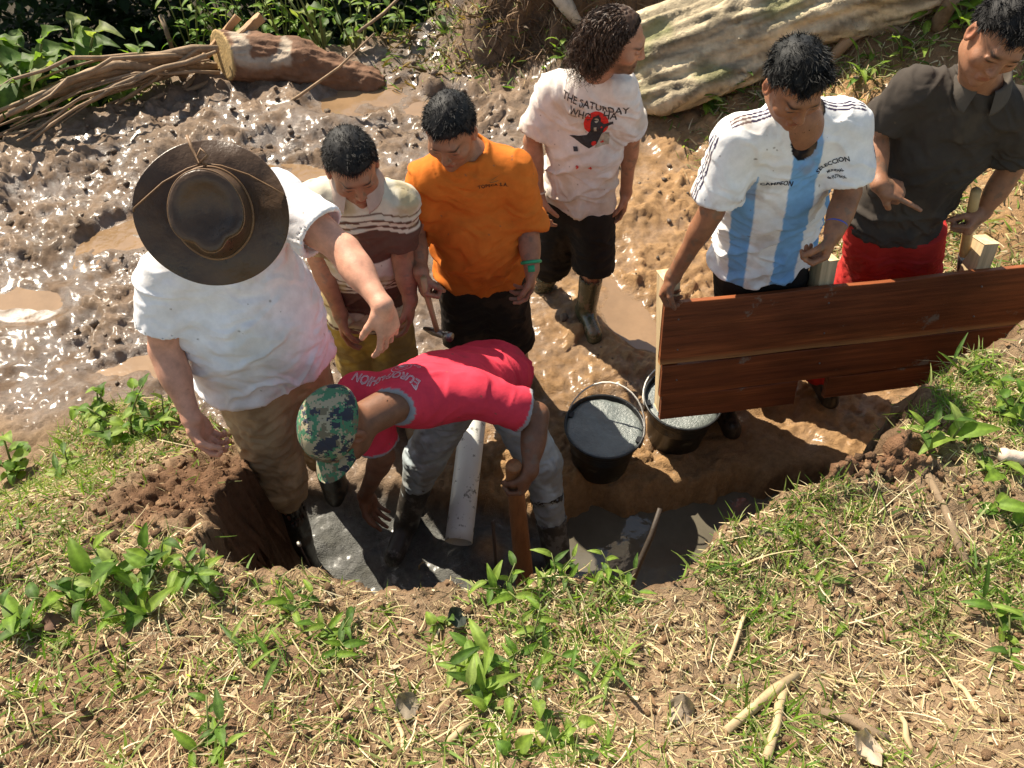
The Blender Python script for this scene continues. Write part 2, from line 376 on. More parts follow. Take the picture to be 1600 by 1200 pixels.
def build_ground():
    ys = [-.25]
    while ys[-1] < 8.6: ys.append(ys[-1] + .0072 + .0035 * max(0, ys[-1] - .9) ** .95)
    ys = np.array([-60, -12, -3, -1] + ys + [9.5, 11, 14, 20, 35, 80.])
    nx = 450; s = np.linspace(-1, 1, nx); s = np.concatenate([[-40, -6, -2.2, -1.35], s, [1.35, 2.2, 6, 40]])
    wy = .95 + .64 * np.clip(ys, 0, 9)
    X = s[None, :] * wy[:, None]; Y = np.repeat(ys[:, None], X.shape[1], 1); sh = X.shape; x = X.ravel(); y = Y.ravel()
    z, db, pm, tr, conc, de, cld = terrain(x, y)
    p = np.stack([x, y], -1); far_ = (np.abs(x) > 12) | (y > 12)
    # steep faces get sideways relief so that they overhang and crumble
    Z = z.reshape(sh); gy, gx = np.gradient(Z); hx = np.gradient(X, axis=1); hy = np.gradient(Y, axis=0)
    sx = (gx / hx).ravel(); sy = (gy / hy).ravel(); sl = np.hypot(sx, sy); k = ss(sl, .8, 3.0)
    q3 = np.stack([x * 16, y * 16, z * 16], -1); amt = (fbm(q3 * .7, 4, 91) - .42) * .085 * k * np.where((db < .30) | ((y > 5.1) & (x > -.9)), 1, .12)
    x2 = x - sx / (sl + 1e-6) * amt; y2 = y - sy / (sl + 1e-6) * amt
    # own colours: grey-brown mud, ochre clay, red-brown bank soil, wet grey concrete
    n1 = fbm(p * 3, 4, 101)[:, None]; n2 = fbm(p * 30, 4, 102)[:, None]
    mud = V(.215, .155, .108) * (.7 + .6 * n1); clay = V(.34, .205, .095) * (.7 + .6 * n1)
    cl = (ss(x + .5 * fbm(p * 2, 3, 103) + .35 * (3.2 - y), -.1, .8))[:, None] * .9
    c = mud * (1 - cl) + clay * cl
    soil = V(.27, .185, .112) * (.65 + .7 * n1); redz = (ss(-x + .8 * (fbm(p * 2.2, 3, 111) - .5), -.1, .6) * (1 - ss(y, .6, 1.0)))[:, None] * .6; soil = soil * (1 - redz) + V(.19, .10, .058) * (.65 + .7 * n1) * redz; b = (1 - ss(db, -.02, .10))[:, None]
    c = c * (1 - b) + soil * b
    m2 = ss(np.exp(-(((x - .98) / .24) ** 2 + ((y - 1.33) / .10) ** 2)), .30, .6)[:, None] * (db < .02)[:, None]; c = c * (1 - m2) + V(.25, .135, .075) * (.6 + .9 * n1) * m2
    mnd = np.exp(-(((x + 1.02) / .26) ** 2 + ((y - 1.42) / .30) ** 2) * 1.2)[:, None]; mnd = ss(mnd, .25, .6) * (db < .02)[:, None]; c = c * (1 - mnd) + V(.135, .075, .042) * (.6 + .9 * n1) * mnd
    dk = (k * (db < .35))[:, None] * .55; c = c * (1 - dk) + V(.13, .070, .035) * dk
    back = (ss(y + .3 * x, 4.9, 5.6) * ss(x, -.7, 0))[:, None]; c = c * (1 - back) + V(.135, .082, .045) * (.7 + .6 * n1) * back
    cm = (tr * conc * (1 - ss(z, -.06, .0)) * (db > .03))[:, None]; c = c * (1 - cm) + V(.155, .165, .155) * (.85 + .3 * n1) * cm
    wcl = (tr * (1 - conc) * (db > 0))[:, None] * .6; c = c * (1 - wcl) + V(.15, .115, .075) * wcl
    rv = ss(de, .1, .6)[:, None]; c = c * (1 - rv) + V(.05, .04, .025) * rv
    pmm = pm[:, None] * .5; c = c * (1 - pmm) + V(.24, .155, .085) * pmm
    dry = (ss(cld, .0, .035) * (db > .1))[:, None] * .35; c = c * (1 - dry) + c * V(1.35, 1.28, 1.18) * dry; c = c * (.8 + .4 * n2)
    wet = (1 - ss(db, .25, .0)) * (.60 + .5 * ss(-x, -.8, 1.2)) * ss(y, 1.9, 2.3) * (1 - .85 * ss(y + .3 * x, 5.0, 5.6) * ss(x, -.7, 0)) * (1 - .6 * ss(x, 1.4, 2.2))
    wet = wet * (1 - .75 * ss(cld, .004, .028) * (1 - pm)); wet = np.clip(wet * (db > .02) * (1 - ss(de, -.1, .1)) + cm[:, 0] * 1.0, 0, 1)
    v = np.stack([x2, y2, z], 1); i, j = np.meshgrid(np.arange(sh[0] - 1), np.arange(sh[1] - 1), indexing='ij'); b0 = (i * sh[1] + j).ravel()
    f = np.stack([b0, b0 + 1, b0 + 1 + sh[1], b0 + sh[1]], 1)
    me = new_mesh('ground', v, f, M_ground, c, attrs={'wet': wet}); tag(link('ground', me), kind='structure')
def ground_mat():
    m = bpy.data.materials.new('ground'); t, b, o = nodes_of(m); c = attr(t, 'Col').outputs['Color']; wt = attr(t, 'wet').outputs['Fac']
    n = tnoise(t, 38, 8, .7); g = t.nodes.new('ShaderNodeCombineColor'); f = ramp(t, n, .3, .7, .72, 1.22)
    for i in range(3): t.links.new(f, g.inputs[i])
    c = mixrgb(t, c, g.outputs[0], 1.0, 'MULTIPLY')
    dark = mixrgb(t, (1, 1, 1), (.72, .68, .66), wt); c = mixrgb(t, c, dark, 1.0, 'MULTIPLY'); t.links.new(c, b.inputs['Base Color'])
    wn = ramp(t, tnoise(t, 7, 6, .65), .38, .58); mm = t.nodes.new('ShaderNodeMath'); mm.operation = 'MULTIPLY'; t.links.new(wn, mm.inputs[0]); t.links.new(wt, mm.inputs[1])
    r = t.nodes.new('ShaderNodeMapRange'); r.inputs[3].default_value = .88; r.inputs[4].default_value = .38; t.links.new(mm.outputs[0], r.inputs[0]); t.links.new(r.outputs[0], b.inputs['Roughness'])
    sp = t.nodes.new('ShaderNodeMapRange'); sp.inputs[3].default_value = .15; sp.inputs[4].default_value = .9; t.links.new(mm.outputs[0], sp.inputs[0]); t.links.new(sp.outputs[0], b.inputs['Specular IOR Level'])
    cw = ramp(t, mm.outputs[0], 0, 1, 0, .55); t.links.new(cw, b.inputs['Coat Weight']); b.inputs['Coat Roughness'].default_value = .24
    nn = t.nodes.new('ShaderNodeMath'); nn.operation = 'ADD'; t.links.new(tnoise(t, 55, 8, .72), nn.inputs[0]); t.links.new(tnoise(t, 190, 4, .6), nn.inputs[1])
    bump(t, b, nn.outputs[0], .015, .8); return m
M_ground = ground_mat()
build_ground()

# standing water
def water_mat(name, col, rough=.04):
    m = bpy.data.materials.new(name); t, b, o = nodes_of(m); c = mixrgb(t, col, tuple(k * .7 for k in col), ramp(t, tnoise(t, 5, 4), .3, .7)); t.links.new(c, b.inputs['Base Color'])
    b.inputs['Roughness'].default_value = rough; b.inputs['Specular IOR Level'].default_value = .6; bump(t, b, tnoise(t, 14, 3, .5), .004, .5); return m
M_puddle = water_mat('muddy puddle water', (.26, .165, .09)); M_trench = water_mat('grey trench water', (.13, .115, .085), .07)
def sheet(name, cx, cy, rx, ry, a, z, m, n=72):
    an_ = 2 * np.pi * np.arange(n) / n; jt = .62 + .75 * fbm(np.stack([np.cos(an_) * 1.6 + cx * 7, np.sin(an_) * 1.6 + cy * 7], -1), 4, 5)
    v = [(cx, cy, z)]; f = []
    for k in range(n):
        t = 2 * math.pi * k / n; x = rx * math.cos(t) * jt[k]; y = ry * math.sin(t) * jt[k]; v.append((cx + x * math.cos(a) - y * math.sin(a), cy + x * math.sin(a) + y * math.cos(a), z)); f.append((0, 1 + k, 1 + (k + 1) % n))
    return tag(link(name, new_mesh(name, v, f, m, smooth=False)), kind='structure')
for cx, cy, rx, ry, a in PUD:
    aa = rng.random(60) * 6.28; r_ = np.sqrt(rng.random(60)) * 1.3; ux = rx * r_ * np.cos(aa); uy = ry * r_ * np.sin(aa)
    zz = float(np.percentile(zof(cx + ux * math.cos(a) - uy * math.sin(a), cy + ux * math.sin(a) + uy * math.cos(a)), 24)) + .002
    sheet('puddle', cx, cy, rx * 1.38, ry * 1.38, a, zz, M_puddle)
wv = [(.05, .7, -.13), (1.75, .9, -.13), (1.75, 2.15, -.13), (.05, 2.0, -.13)]
tag(link('trench_water', new_mesh('trench_water', wv, [(0, 1, 2, 3)], M_trench, smooth=False)), kind='structure')

# loose clods and lumps of mud, too many to count
ICO = bmesh.new(); bmesh.ops.create_icosphere(ICO, subdivisions=1, radius=1.0); IV = np.array([v.co[:] for v in ICO.verts]); IF = np.array([[v.index for v in f.verts] for f in ICO.faces]); ICO.free()
def lumps(name, xs, ys, size, color, m, flat=.7, sink=.3, var=.5, kind='stuff', zadd=0):
    n = len(xs); zs = zof(xs, ys); sc = size[:, None] * (.7 + .6 * rng.random((n, 3))) * V(1, 1, flat)
    vv = IV[None] * (1 + var * (rng.random((n, len(IV), 1)) - .5) * 1.6) * sc[:, None, :]
    a = rng.random(n) * 6.28; ca, sa = np.cos(a)[:, None], np.sin(a)[:, None]; x = vv[..., 0] * ca - vv[..., 1] * sa; y = vv[..., 0] * sa + vv[..., 1] * ca
    V_ = np.stack([x + xs[:, None], y + ys[:, None], vv[..., 2] + (zs + size * (flat - sink) + zadd)[:, None]], -1).reshape(-1, 3)
    F_ = (IF[None] + (np.arange(n) * len(IV))[:, None, None]).reshape(-1, 3)
    c = np.repeat(np.array(color) * (.65 + .7 * rng.random((n, 1))), len(IV), 0)
    return tag(link(name, new_mesh(name, V_, F_, m, c, smooth=False, attrs={'wet': np.repeat(rng.random(n) * .7 + .2, len(IV)) if name == 'mud_clods' else np.zeros(len(V_))})), kind=kind)
n = 2000; yy = 2.35 + 3.6 * rng.random(n) ** .9; xx = (rng.random(n) * 2 - 1) * (.3 + .62 * yy) * 1.15
dens = fbm(np.stack([xx, yy], -1) * 1.6, 3, 40) + .25 * ss(yy, 4, 5); d = terrain(xx, yy); ok = (d[1] > .12) & (d[2] < .5) & (dens > .42 + .2 * rng.random(n)) & (d[5] < .2) & ((xx < 0) | (rng.random(n) < .45)) & ((xx < 1.0) | (yy > 3))
xx, yy = xx[ok], yy[ok]; lumps('mud_clods', xx, yy, (.005 + .022 * rng.random(len(xx)) ** 3.2), (.20, .145, .098), M_ground, .75, .45)
n = 5200; xx = -1.9 + 4.0 * rng.random(n); yy = .25 + 1.7 * rng.random(n); d = terrain(xx, yy); ok = (d[1] < .03) ; xx, yy = xx[ok], yy[ok]
lumps('soil_crumbs', xx, yy, .003 + .010 * rng.random(len(xx)) ** 3, (.24, .145, .08), M_ground, .8, .2)
# ------------------------------------------------------------------ people
SKIN_T = (0.30, 0.135, 0.070); SKIN_M = (0.36, 0.17, 0.095); SKIN_L = (0.52, 0.27, 0.19); SKIN_D = (0.20, 0.09, 0.048)
M_skin = mat('skin', None, 0.50, 0.28, 26, 260, 0.0012, mud=0.0, spec=0.35, sss=0.05)
M_cloth = mat('cloth', None, 0.88, 0.14, 20, 60, 0.0011, spec=0.12)
M_hair = mat('hair', None, 0.55, 0.25, 60, 500, 0.001, spec=0.22)
M_curl = mat('curly hair', None, 0.5, 0.3, 60, 500, 0.001, spec=0.35)
M_eye = mat('eyeball', None, 0.15, 0.0, 10, 10, 0, spec=0.5)
M_bootg = mat('green rubber', (0.055, 0.055, 0.028), 0.24, 0.3, 12, 60, 0.001, mud=0.35, mudscale=12, coat=0.3, mudcol=(0.16, 0.105, 0.06))
M_bootk = mat('black rubber', (0.022, 0.018, 0.014), 0.35, 0.3, 12, 60, 0.001, mud=0.5, mudscale=10, mudcol=(0.07, 0.05, 0.034))
M_boott = mat('muddy rubber', (0.10, 0.07, 0.045), 0.5, 0.3, 12, 60, 0.003, mud=0.8, mudscale=9, mudcol=(0.24, 0.16, 0.085))

def hand_field(F, w0, d, n, s, curls=(0.35, .35, .4, .45), thumb=0.4, sc=1.0, spread=0.06, tcurl=0.5):
    """w0 wrist, d towards the fingers, n out of the palm, s towards the thumb"""
    d = unit(d); n = unit(n - d * np.dot(n, d)); s = unit(s - d * np.dot(s, d) - n * np.dot(s, n))
    M = np.array([d, s, n])
    F.ell(w0 + d * .046 * sc, M, V(.052, .039, .015) * sc, 0.012)
    F.ell(w0 + d * .035 * sc + s * .022 * sc + n * .008 * sc, M, V(.034, .018, .014) * sc, 0.012)   # ball of the thumb
    F.ell(w0 + d * .04 * sc - s * .022 * sc + n * .006 * sc, M, V(.036, .015, .012) * sc, 0.012)
    lens = ((.043, .026, .02), (.047, .030, .021), (.043, .028, .02), (.034, .021, .018))
    for i in range(4):
        o = .028 - .0187 * i; q = w0 + (d * (.082 - .004 * abs(i - 1.2)) + s * o) * sc
        sp = (1.5 - i) * spread; dd = unit(d + s * sp); a = 0.0
        F.cap(w0 + (d * .03 + s * o * .7) * sc, q, .0088 * sc, .0098 * sc, 0.008)
        for j, L in enumerate(lens[i]):
            a += curls[i] * (1.0, 1.15, 0.8)[j]
            e = dd * math.cos(a) + n * math.sin(a); q2 = q + e * L * sc
            r = (.0098, .0088, .0080, .0070)[j] * (1.0 if i < 3 else .9) * sc; r2 = (.0098, .0088, .0080, .0070)[j + 1] * (1.0 if i < 3 else .9) * sc
            F.cap(q, q2, r, r2, 0.0035); q = q2
    b = w0 + (d * .022 + s * .026 + n * .006) * sc; a = thumb
    e = unit(s * math.cos(a) * .75 + d * (.75 + .3 * math.sin(a)) + n * math.sin(a)); q = b + e * .040 * sc
    F.cap(b, q, .0135 * sc, .0112 * sc, 0.010)
    e = unit(e + (n * .6 - s * .7 + d * .3) * tcurl); q2 = q + e * .031 * sc; F.cap(q, q2, .0112 * sc, .0098 * sc, 0.004)
    e = unit(e + (n * .3 - s * .5 + d * .2) * tcurl); F.cap(q2, q2 + e * .023 * sc, .0098 * sc, .0082 * sc, 0.004)

def head_field(F, C, hf, hu, sc=1.0, jaw=1.0):
    hr = np.cross(hf, hu); M = np.array([hr, hf, hu]); T = lambda x, y, z: C + (hr * x + hf * y + hu * z) * sc
    R = lambda *a: V(*a) * sc
    F.ell(T(0, -.014, .034), M, R(.075, .094, .082), 0.02)
    F.ell(T(0, .018, -.028), M, R(.064 * jaw, .070, .082), 0.03)
    F.ell(T(0, .035, -.075), M, R(.043 * jaw, .045, .034), 0.025)
    F.cap(T(0, .074, -.094), T(0, .068, -.09), .017 * sc, k=0.018)
    F.cap(T(-.03, .078, .026), T(.03, .078, .026), .012 * sc, k=0.018)       # brow
    for sx in (-1, 1):
        F.ell(T(sx * .044, .055, -.022), M, R(.024, .024, .022), 0.02)       # cheekbone
        F.ell(T(sx * .031, .101, .006), M, R(.019, .016, .013), 0.010, True) # socket
        F.ell(T(sx * .031, .073, .004), M, R(.0155, .014, .0125), 0.004)     # eyeball and lids
        F.cap(T(sx * .046, .079, .0085), T(sx * .018, .086, .0085), .0042 * sc, .0042 * sc, 0.004)
        F.ell(T(sx * .079, -.006, -.002), M, R(.010, .020, .033), 0.006)     # ear
        F.ell(T(sx * .088, .0, .002), M, R(.007, .010, .018), 0.004, True)
        F.cap(T(sx * .0835, -.016, .020), T(sx * .0835, -.018, -.012), .0045 * sc, k=0.003)
        F.cap(T(sx * .011, .092, -.029), T(sx * .010, .090, -.029), .0075 * sc, k=0.006)   # nostril wing
    F.cap(T(0, .088, .012), T(0, .1035, -.024), .0075 * sc, .0105 * sc, 0.012)
    F.cap(T(-.017, .0855, -.0545), T(.017, .0855, -.0545), .0062 * sc, k=0.006)
    F.cap(T(-.014, .0845, -.066), T(.014, .0845, -.066), .0072 * sc, k=0.006)
    F.cap(T(-.02, .0945, -.0602), T(.02, .0945, -.0602), .0022 * sc, k=0.003, sub=True)
    return M, T

def limb_pts(J):
    return J
def person(label, J, skin=SKIN_T, bulk=1.0, armk=1.0, curlR=None, curlL=None, base=None, hair='short', haircol=(0.012, 0.011, 0.011),
           shirt=None, trousers=None, boots=None, headsc=1.0, jaw=1.0, stubble=0, mudarm=0.2, handsc=1.0, belly=0.0, legs=True, hboxes=True, lod=0.0046, legk=1.0):
    P, N, SR, SL = J['P'], J['N'], J['SR'], J['SL']
    u = unit(N - P); r = SR - SL; r = unit(r - u * np.dot(r, u)); f = np.cross(u, r)
    SR = SR - u * .028; SL = SL - u * .028; J['SR'] = SR; J['SL'] = SL; J.update(u=u, r=r, f=f); Mt = np.array([r, f, u]); TL = np.linalg.norm(N - P); sw = np.linalg.norm(SR - SL) / 2
    root = empty('person', tuple(base), label, 'person'); base = np.asarray(base, float)
    hr_, hl_ = J.get('HR', P + r * .095 - u * .03), J.get('HL', P - r * .095 - u * .03)
    pu = unit((J['P'] - (J['KR'] + J['KL']) / 2)) ; pu = unit(pu + u); pf = unit(f - pu * np.dot(f, pu)); J['pu'] = pu
    hf, hu = unit(J['hf']), None
    hu = J['hu'] - hf * np.dot(J['hu'], hf); hu = unit(hu); C = J['C']
    # ---- body: one continuous surface
    F = Field()
    cu = P + u * TL * .70
    F.ecap(P + u * TL * .80, P + u * TL * .45, .140 * bulk, .122 * bulk, f, .65, .04)
    F.ecap(P + u * TL * .45, P, .122 * bulk, .132 * bulk, f, .64, .04)
    for s_, h_ in ((SR, 1), (SL, -1)):
        F.cap(N - u * .045, s_ - r * h_ * .01, .048 * bulk, .044 * bulk, .05)
        F.cap(s_, s_ - u * .04, .055 * bulk, k=.04)
    if (shirt or {}).get('vneck'): F.ell(N - u * .035 + f * .052, Mt, (.062, .050, .085), .02)
    nb = C - hu * .075 * headsc - hf * .022 * headsc
    F.cap(N - u * .01, nb, .060, .054, .03)
    HM_, HT = head_field(F, C, hf, hu, headsc, jaw)
    hb = []
    for sd_, S_, E_, W_ in (('R', SR, J['ER'], J['WR']), ('L', SL, J['EL'], J['WL'])):
        F.cap(S_, E_, .050 * armk, .040 * armk, .03); F.cap(E_, W_, .040 * armk, .0265 * (armk * .5 + .5), .02)
        ax = unit(W_ - E_); fr = frame_of(ax)
        F.ell(E_ + ax * .07, np.array(fr), (.085, .043 * armk, .040 * armk), .02)
        F.ell(S_ * .5 + E_ * .5, np.array(frame_of(E_ - S_)), (.10, .050 * armk, .047 * armk), .02)
        hd, hn, hs = J['hand' + sd_]
        F.cap(W_, W_ + unit(hd) * .02, .0265 * handsc, .024 * handsc, .015)
        cs = (curlR if sd_ == 'R' else curlL) or {}
        hand_field(F, W_, V(*hd), V(*hn), V(*hs), sc=handsc, **cs)
        hb.append((W_ - .0, W_ + unit(hd) * .10))
    if legs:
        for H_, K_, A_ in ((hr_, J['KR'], J['AR']), (hl_, J['KL'], J['AL'])):
            F.cap(P * .3 + H_ * .7, K_, .080 * bulk, .055, .05); F.cap(K_, A_, .054, .038, .02)
    pts = [q for k_, q in J.items() if k_ in ('P', 'N', 'SR', 'SL', 'ER', 'EL', 'WR', 'WL') or (legs and k_ in ('KR', 'KL', 'AR', 'AL'))]
    lo = np.min(pts, 0) - .2; hi = np.max(pts, 0) + .22; hi = np.maximum(hi, C + .18); lo = np.minimum(lo, C - .18)
    boxes = [(C, .165)] + [((a + b) / 2, .135 * handsc) for a, b in hb]
    keepc = lambda c: np.all([((c - q) ** 2).sum(1) > (R_ - .002) ** 2 for q, R_ in boxes], axis=0)
    parts = [mesh_field(F, lo, hi, lod + .0026, keepc)]
    for i, (q, R_) in enumerate(boxes):
        others = boxes[:i]
        kf = lambda c, q=q, R_=R_, others=others: (((c - q) ** 2).sum(1) < R_ ** 2) & (np.all([((c - q2) ** 2).sum(1) > (R2 - .001) ** 2 for q2, R2 in others], axis=0) if others else True)
        if i == 0 and hair == 'hidden': parts.append(mesh_field(F, q - R_, q + R_, .004, kf)); continue
        parts.append(mesh_field(F, q - R_, q + R_, (.0036 if i else .0030), kf))
    v, fc = merge(parts)
    # skin colour: lips, brows, eyes, ears, knuckles, dried mud on forearms
    L = (v - C) @ HM_.T / headsc; col = np.tile(np.array(skin), (len(v), 1))
    nzz = fbm(v * 22, 4, 3)[:, None]; col = col * (0.86 + 0.3 * nzz)
    onh = ((v - C) ** 2).sum(1) < .15 ** 2
    def paint(msk, c, a=1.0):
        nonlocal col
        a_ = (np.clip(msk, 0, 1) * a * onh)[:, None]; col = col * (1 - a_) + np.array(c) * a_
    ga = lambda x, y, z, rx, ry, rz: np.exp(-(((L[:, 0] - x) / rx) ** 2 + ((L[:, 1] - y) / ry) ** 2 + ((L[:, 2] - z) / rz) ** 2))
    paint(ga(0, .1, -.06, .022, .03, .010), np.array(skin) * (0.85, .55, .6), .9)
    for sx in (-1, 1):
        paint(ga(sx * .036, .085, .026, .020, .03, .0052) * 1.6, np.array(haircol) * 1.2, .92)
        paint(ga(sx * .031, .087, .0035, .0145, .02, .0036) * 1.8, (.02, .012, .01), .85)     # lash line, lowered gaze
        paint(ga(sx * .08, 0, 0, .02, .03, .03), np.array(skin) * (1.15, .85, .85), .6)
        paint(ga(sx * .048, .06, -.03, .02, .03, .02), np.array(skin) * (1.1, .88, .85), .5)
    if stubble:
        bm = np.clip((-.035 - L[:, 2]) / .02, 0, 1) * np.clip((L[:, 1] - .0) / .03, 0, 1) 
        bm = np.maximum(bm, ga(0, .1, -.046, .022, .03, .005)); paint(bm * (.75 + .5 * (fbm(v * 120, 2, 3) - .3)), haircol, stubble)
    below = v[:, 2] < 99
    for sd_, E_, W_ in (('R', J['ER'], J['WR']), ('L', J['EL'], J['WL'])):
        ax = W_ - E_; t = ((v - E_) @ ax) / (ax @ ax); near = np.linalg.norm(v - (E_ + np.clip(t, 0, 1.6)[:, None] * ax), axis=1) < .12
        mk = near & (fbm(v * 40, 4, 9) > .66 - .14 * mudarm * np.clip(t, 0, 1.2)) & (t > -.2)
        a_ = (mk * (.55 if mudarm > 0 else 0))[:, None]; col = col * (1 - a_) + np.array((.16, .115, .08)) * a_
    body = link('body', new_mesh('body', v - base, fc, M_skin, col), root)
    # ---- trousers
    tr = trousers
    if tr:
        G = Field(); o = tr.get('off', .014)
        G.ecap(P + pu * .09, P - pu * .05, (.122 + belly) * bulk + o * .4, .143 * bulk + o * .8, pf, .66, .05)
        for H_, K_, A_ in ((hr_, J['KR'], J['AR']), (hl_, J['KL'], J['AL'])):
            e = tr.get('end', 0.9)
            G.cap(P * .25 + H_ * .75, K_, (.088 * bulk + o) * legk, (.066 + o) * legk, .05)
            G.cap(K_, K_ + (A_ - K_) * e, (.064 + o) * legk, tr.get('cuff', .055) + o, .03)
        bent = np.dot(u, pu) < .93; top = P + pu * .07 if bent else P - u * ((shirt or {}).get('hem', .06) - tr.get('rise', .012)); G.plane(top, pu if bent else u)
        if 'hemcut' in tr:
            for K_, A_ in ((J['KR'], J['AR']), (J['KL'], J['AL'])):
                q = K_ + (A_ - K_) * tr['hemcut']; G.planeloc(q, A_ - K_, q + unit(A_ - K_) * .2, .12)
        pts = [P, hr_, hl_, J['KR'], J['KL'], J['AR'], J['AL']]
        v, fc = mesh_field(G, np.min(pts, 0) - .24, np.max(pts, 0) + .26, .0074)
        n = vnormals(v, fc); sg = 1 if ((v[fc].mean(1) - v.mean(0)) * n[fc[:, 0]]).sum() > 0 else -1
        wz = fbm(np.stack([v[:, 0] * 14, v[:, 1] * 14, v[:, 2] * 26], 1) + 3 * fbm(v * 7, 2, 5)[:, None], 3, 21)
        wr = np.clip(1 - np.abs(2 * wz - 1) * 2.4, -.4, 1) * (.15 + .85 * ss((top - v) @ (pu if bent else u), .03, .16)); v = v + n * sg * (wr * tr.get('wr', .007))[:, None]
        c = np.array(tr['col']) * (0.85 + .3 * fbm(v * 16, 4, 2))[:, None]
        md = tr.get('mud', .3); mk = ss(fbm(v * 13, 5, 31) + md * .5 * ss(-(v[:, 2] - P[2]), 0, .6), .62 - .12 * md, .70)[:, None] * tr.get('muda', .8)
        c = c * (1 - mk) + np.array(tr.get('mudc', (.20, .13, .07))) * mk
        mt = tr.get('mat', M_cloth); link('trousers', new_mesh('trousers', v - base, fc, mt, c), root)
    # ---- shirt
    sh = shirt; J['root'] = root
    if sh:
        G = Field(); o = sh.get('off', .016); fl = sh.get('flat', .70); hem = sh.get('hem', .06)
        slv = []
        for s_, E_, W_, h_ in ((SR, J['ER'], J['WR'], 1), (SL, J['EL'], J['WL'], -1)):
            k_ = sh.get('sleeve', .62); a1 = .056 * armk + o * .6; a2 = sh.get('cuff', .062) * armk + .006
            if k_ <= 1:
                q = s_ + (E_ - s_) * k_; G.cap(s_, s_ + (E_ - s_) * (k_ + .25), a1, a2, .045); ax = unit(E_ - s_)
                slv.append((q, ax, a2))
            else:
                G.cap(s_, E_, a1, a2, .045); q = E_ + (W_ - E_) * (k_ - 1); G.cap(E_, q + (W_ - E_) * .2, a2, a2 * .93, .03); ax = unit(W_ - E_)
                slv.append((q, ax, a2 * .93))
        for q, ax, rr_ in slv:
            G.planeloc(q, ax, q + ax * .2, rr_ + .05); G.cap(q - ax * .004, q + ax * .06, rr_ - .0125, k=.006, sub=True)
        G.ecap(P + u * TL * .76, P + u * TL * .45, (.142) * bulk + o, (.140 + belly * .5) * bulk + o, f, fl - .02, .06)
        G.ecap(P + u * TL * .45, P - u * (hem + .1), (.150 + belly * .6) * bulk + o, (.166 + belly * .6) * bulk + o + sh.get('flare', .006), f, fl + belly * 1.2, .05)
        if belly: G.ell(P + u * TL * .30 + f * .045, Mt, (.16 * bulk, .145 * bulk, .19), .06)
        for s_, h_ in ((SR, 1), (SL, -1)): G.cap(N - u * .036, s_ - r * h_ * .018, .052 * bulk + .003, .046 * bulk + .004, .060)
        G.cap(N, N + unit(nb - N) * .02, .062, k=.03)
        nf = sh.get('neckf', .028); G.ell(N + u * .055 + f * nf, Mt, V(.074, .070, .062) * sh.get('necks', 1.0), .012, True)
        if sh.get('vneck'): G.ell(N - u * .012 + f * .112, Mt, (.036, .045, .076), .008, True)
        hq = P - u * hem; G.plane(hq, -u)
        for q, ax, rr_ in slv:
            pass
        pts = [P - u * (hem + .02), N + u * .04, SR, SL] + [q for q, _, _ in slv]
        v, fc = mesh_field(G, np.min(pts, 0) - .26, np.max(pts, 0) + .24, sh.get('lod', .0056))
        n = vnormals(v, fc); sg = 1 if ((v[fc].mean(1) - v.mean(0)) * n[fc[:, 0]]).sum() > 0 else -1; n = n * sg
        loc = (v - P) @ Mt.T; J['loc'] = loc
        # folds: slack sideways folds low down, pulls from the armpits, long soft drape
        a, g, h = loc[:, 0], loc[:, 1], loc[:, 2]
        wp = fbm(v * 6, 3, 77); ang = sh.get('foldang', .5)
        q1 = np.stack([(a * math.cos(ang) - h * math.sin(ang)) * 4.5, g * 4, (a * math.sin(ang) + h * math.cos(ang)) * 17 + wp * 3.2], 1)
        r1 = 1 - np.abs(2 * fbm(q1, 2, 41) - 1) * 3.2
        q2 = np.stack([(a * math.cos(-ang) - h * math.sin(-ang)) * 5, g * 5, (a * math.sin(-ang) + h * math.cos(-ang)) * 21 + wp * 4], 1)
        r2 = 1 - np.abs(2 * fbm(q2, 2, 57) - 1) * 3.2
        low = ss(-h, -TL * .9, -TL * .1); dsp = (np.clip(r1, -.3, 1) * (.35 + .65 * low) + np.clip(r2, -.25, 1) * .55) * sh.get('wr', .006) * 1.9 + (fbm(v * 4, 2, 5) - .5) * .008
        v = v + n * dsp[:, None]
        c = sh['colf'](v, loc, J, TL) if 'colf' in sh else np.tile(np.array(sh['col']), (len(v), 1))
        dn = np.linalg.norm(((v - (N + u * .055 + f * nf)) @ Mt.T) / (V(.074, .070, .062) * sh.get('necks', 1.0)), axis=1)
        if sh.get('vneck'): dn = np.minimum(dn, np.linalg.norm(((v - (N - u * .012 + f * .112)) @ Mt.T) / V(.036, .045, .076), axis=1) * .95)
        if 'rib' in sh: c = np.where((dn < sh.get('ribw', 1.22))[:, None], np.array(sh['rib']), c)
        if 'cuffc' in sh:
            for q, ax, rr_ in slv:
                t = (v - q) @ ax; m_ = (t > -.012) & (np.linalg.norm(v - q, axis=1) < .11); c = np.where(m_[:, None], np.array(sh['cuffc']), c)
        md = sh.get('mud', .3); big = fbm(v * 9, 5, 61); mk = ss(big + .10 * ss(-h, -TL * .6, .1), .66 - .12 * md, .74 - .06 * md)[:, None] * sh.get('muda', .45)
        c = c * (1 - mk) + np.array(sh.get('mudc', (.30, .20, .11))) * mk
        sp = (noise(v * 95, 8) > .965 - .02 * md)[:, None] * .8; c = c * (1 - sp) + np.array((.13, .09, .06)) * sp
        c = c * (.93 + .14 * fbm(v * 30, 3, 12))[:, None]
        so = link('shirt', new_mesh('shirt', v - base, fc, sh.get('mat', M_cloth), c), root)
        J['shirt'] = so; J['bvh'] = BVHTree.FromPolygons([tuple(map(float, q)) for q in v], fc.tolist()); J['base'] = base
    # ---- boots
    bt = boots
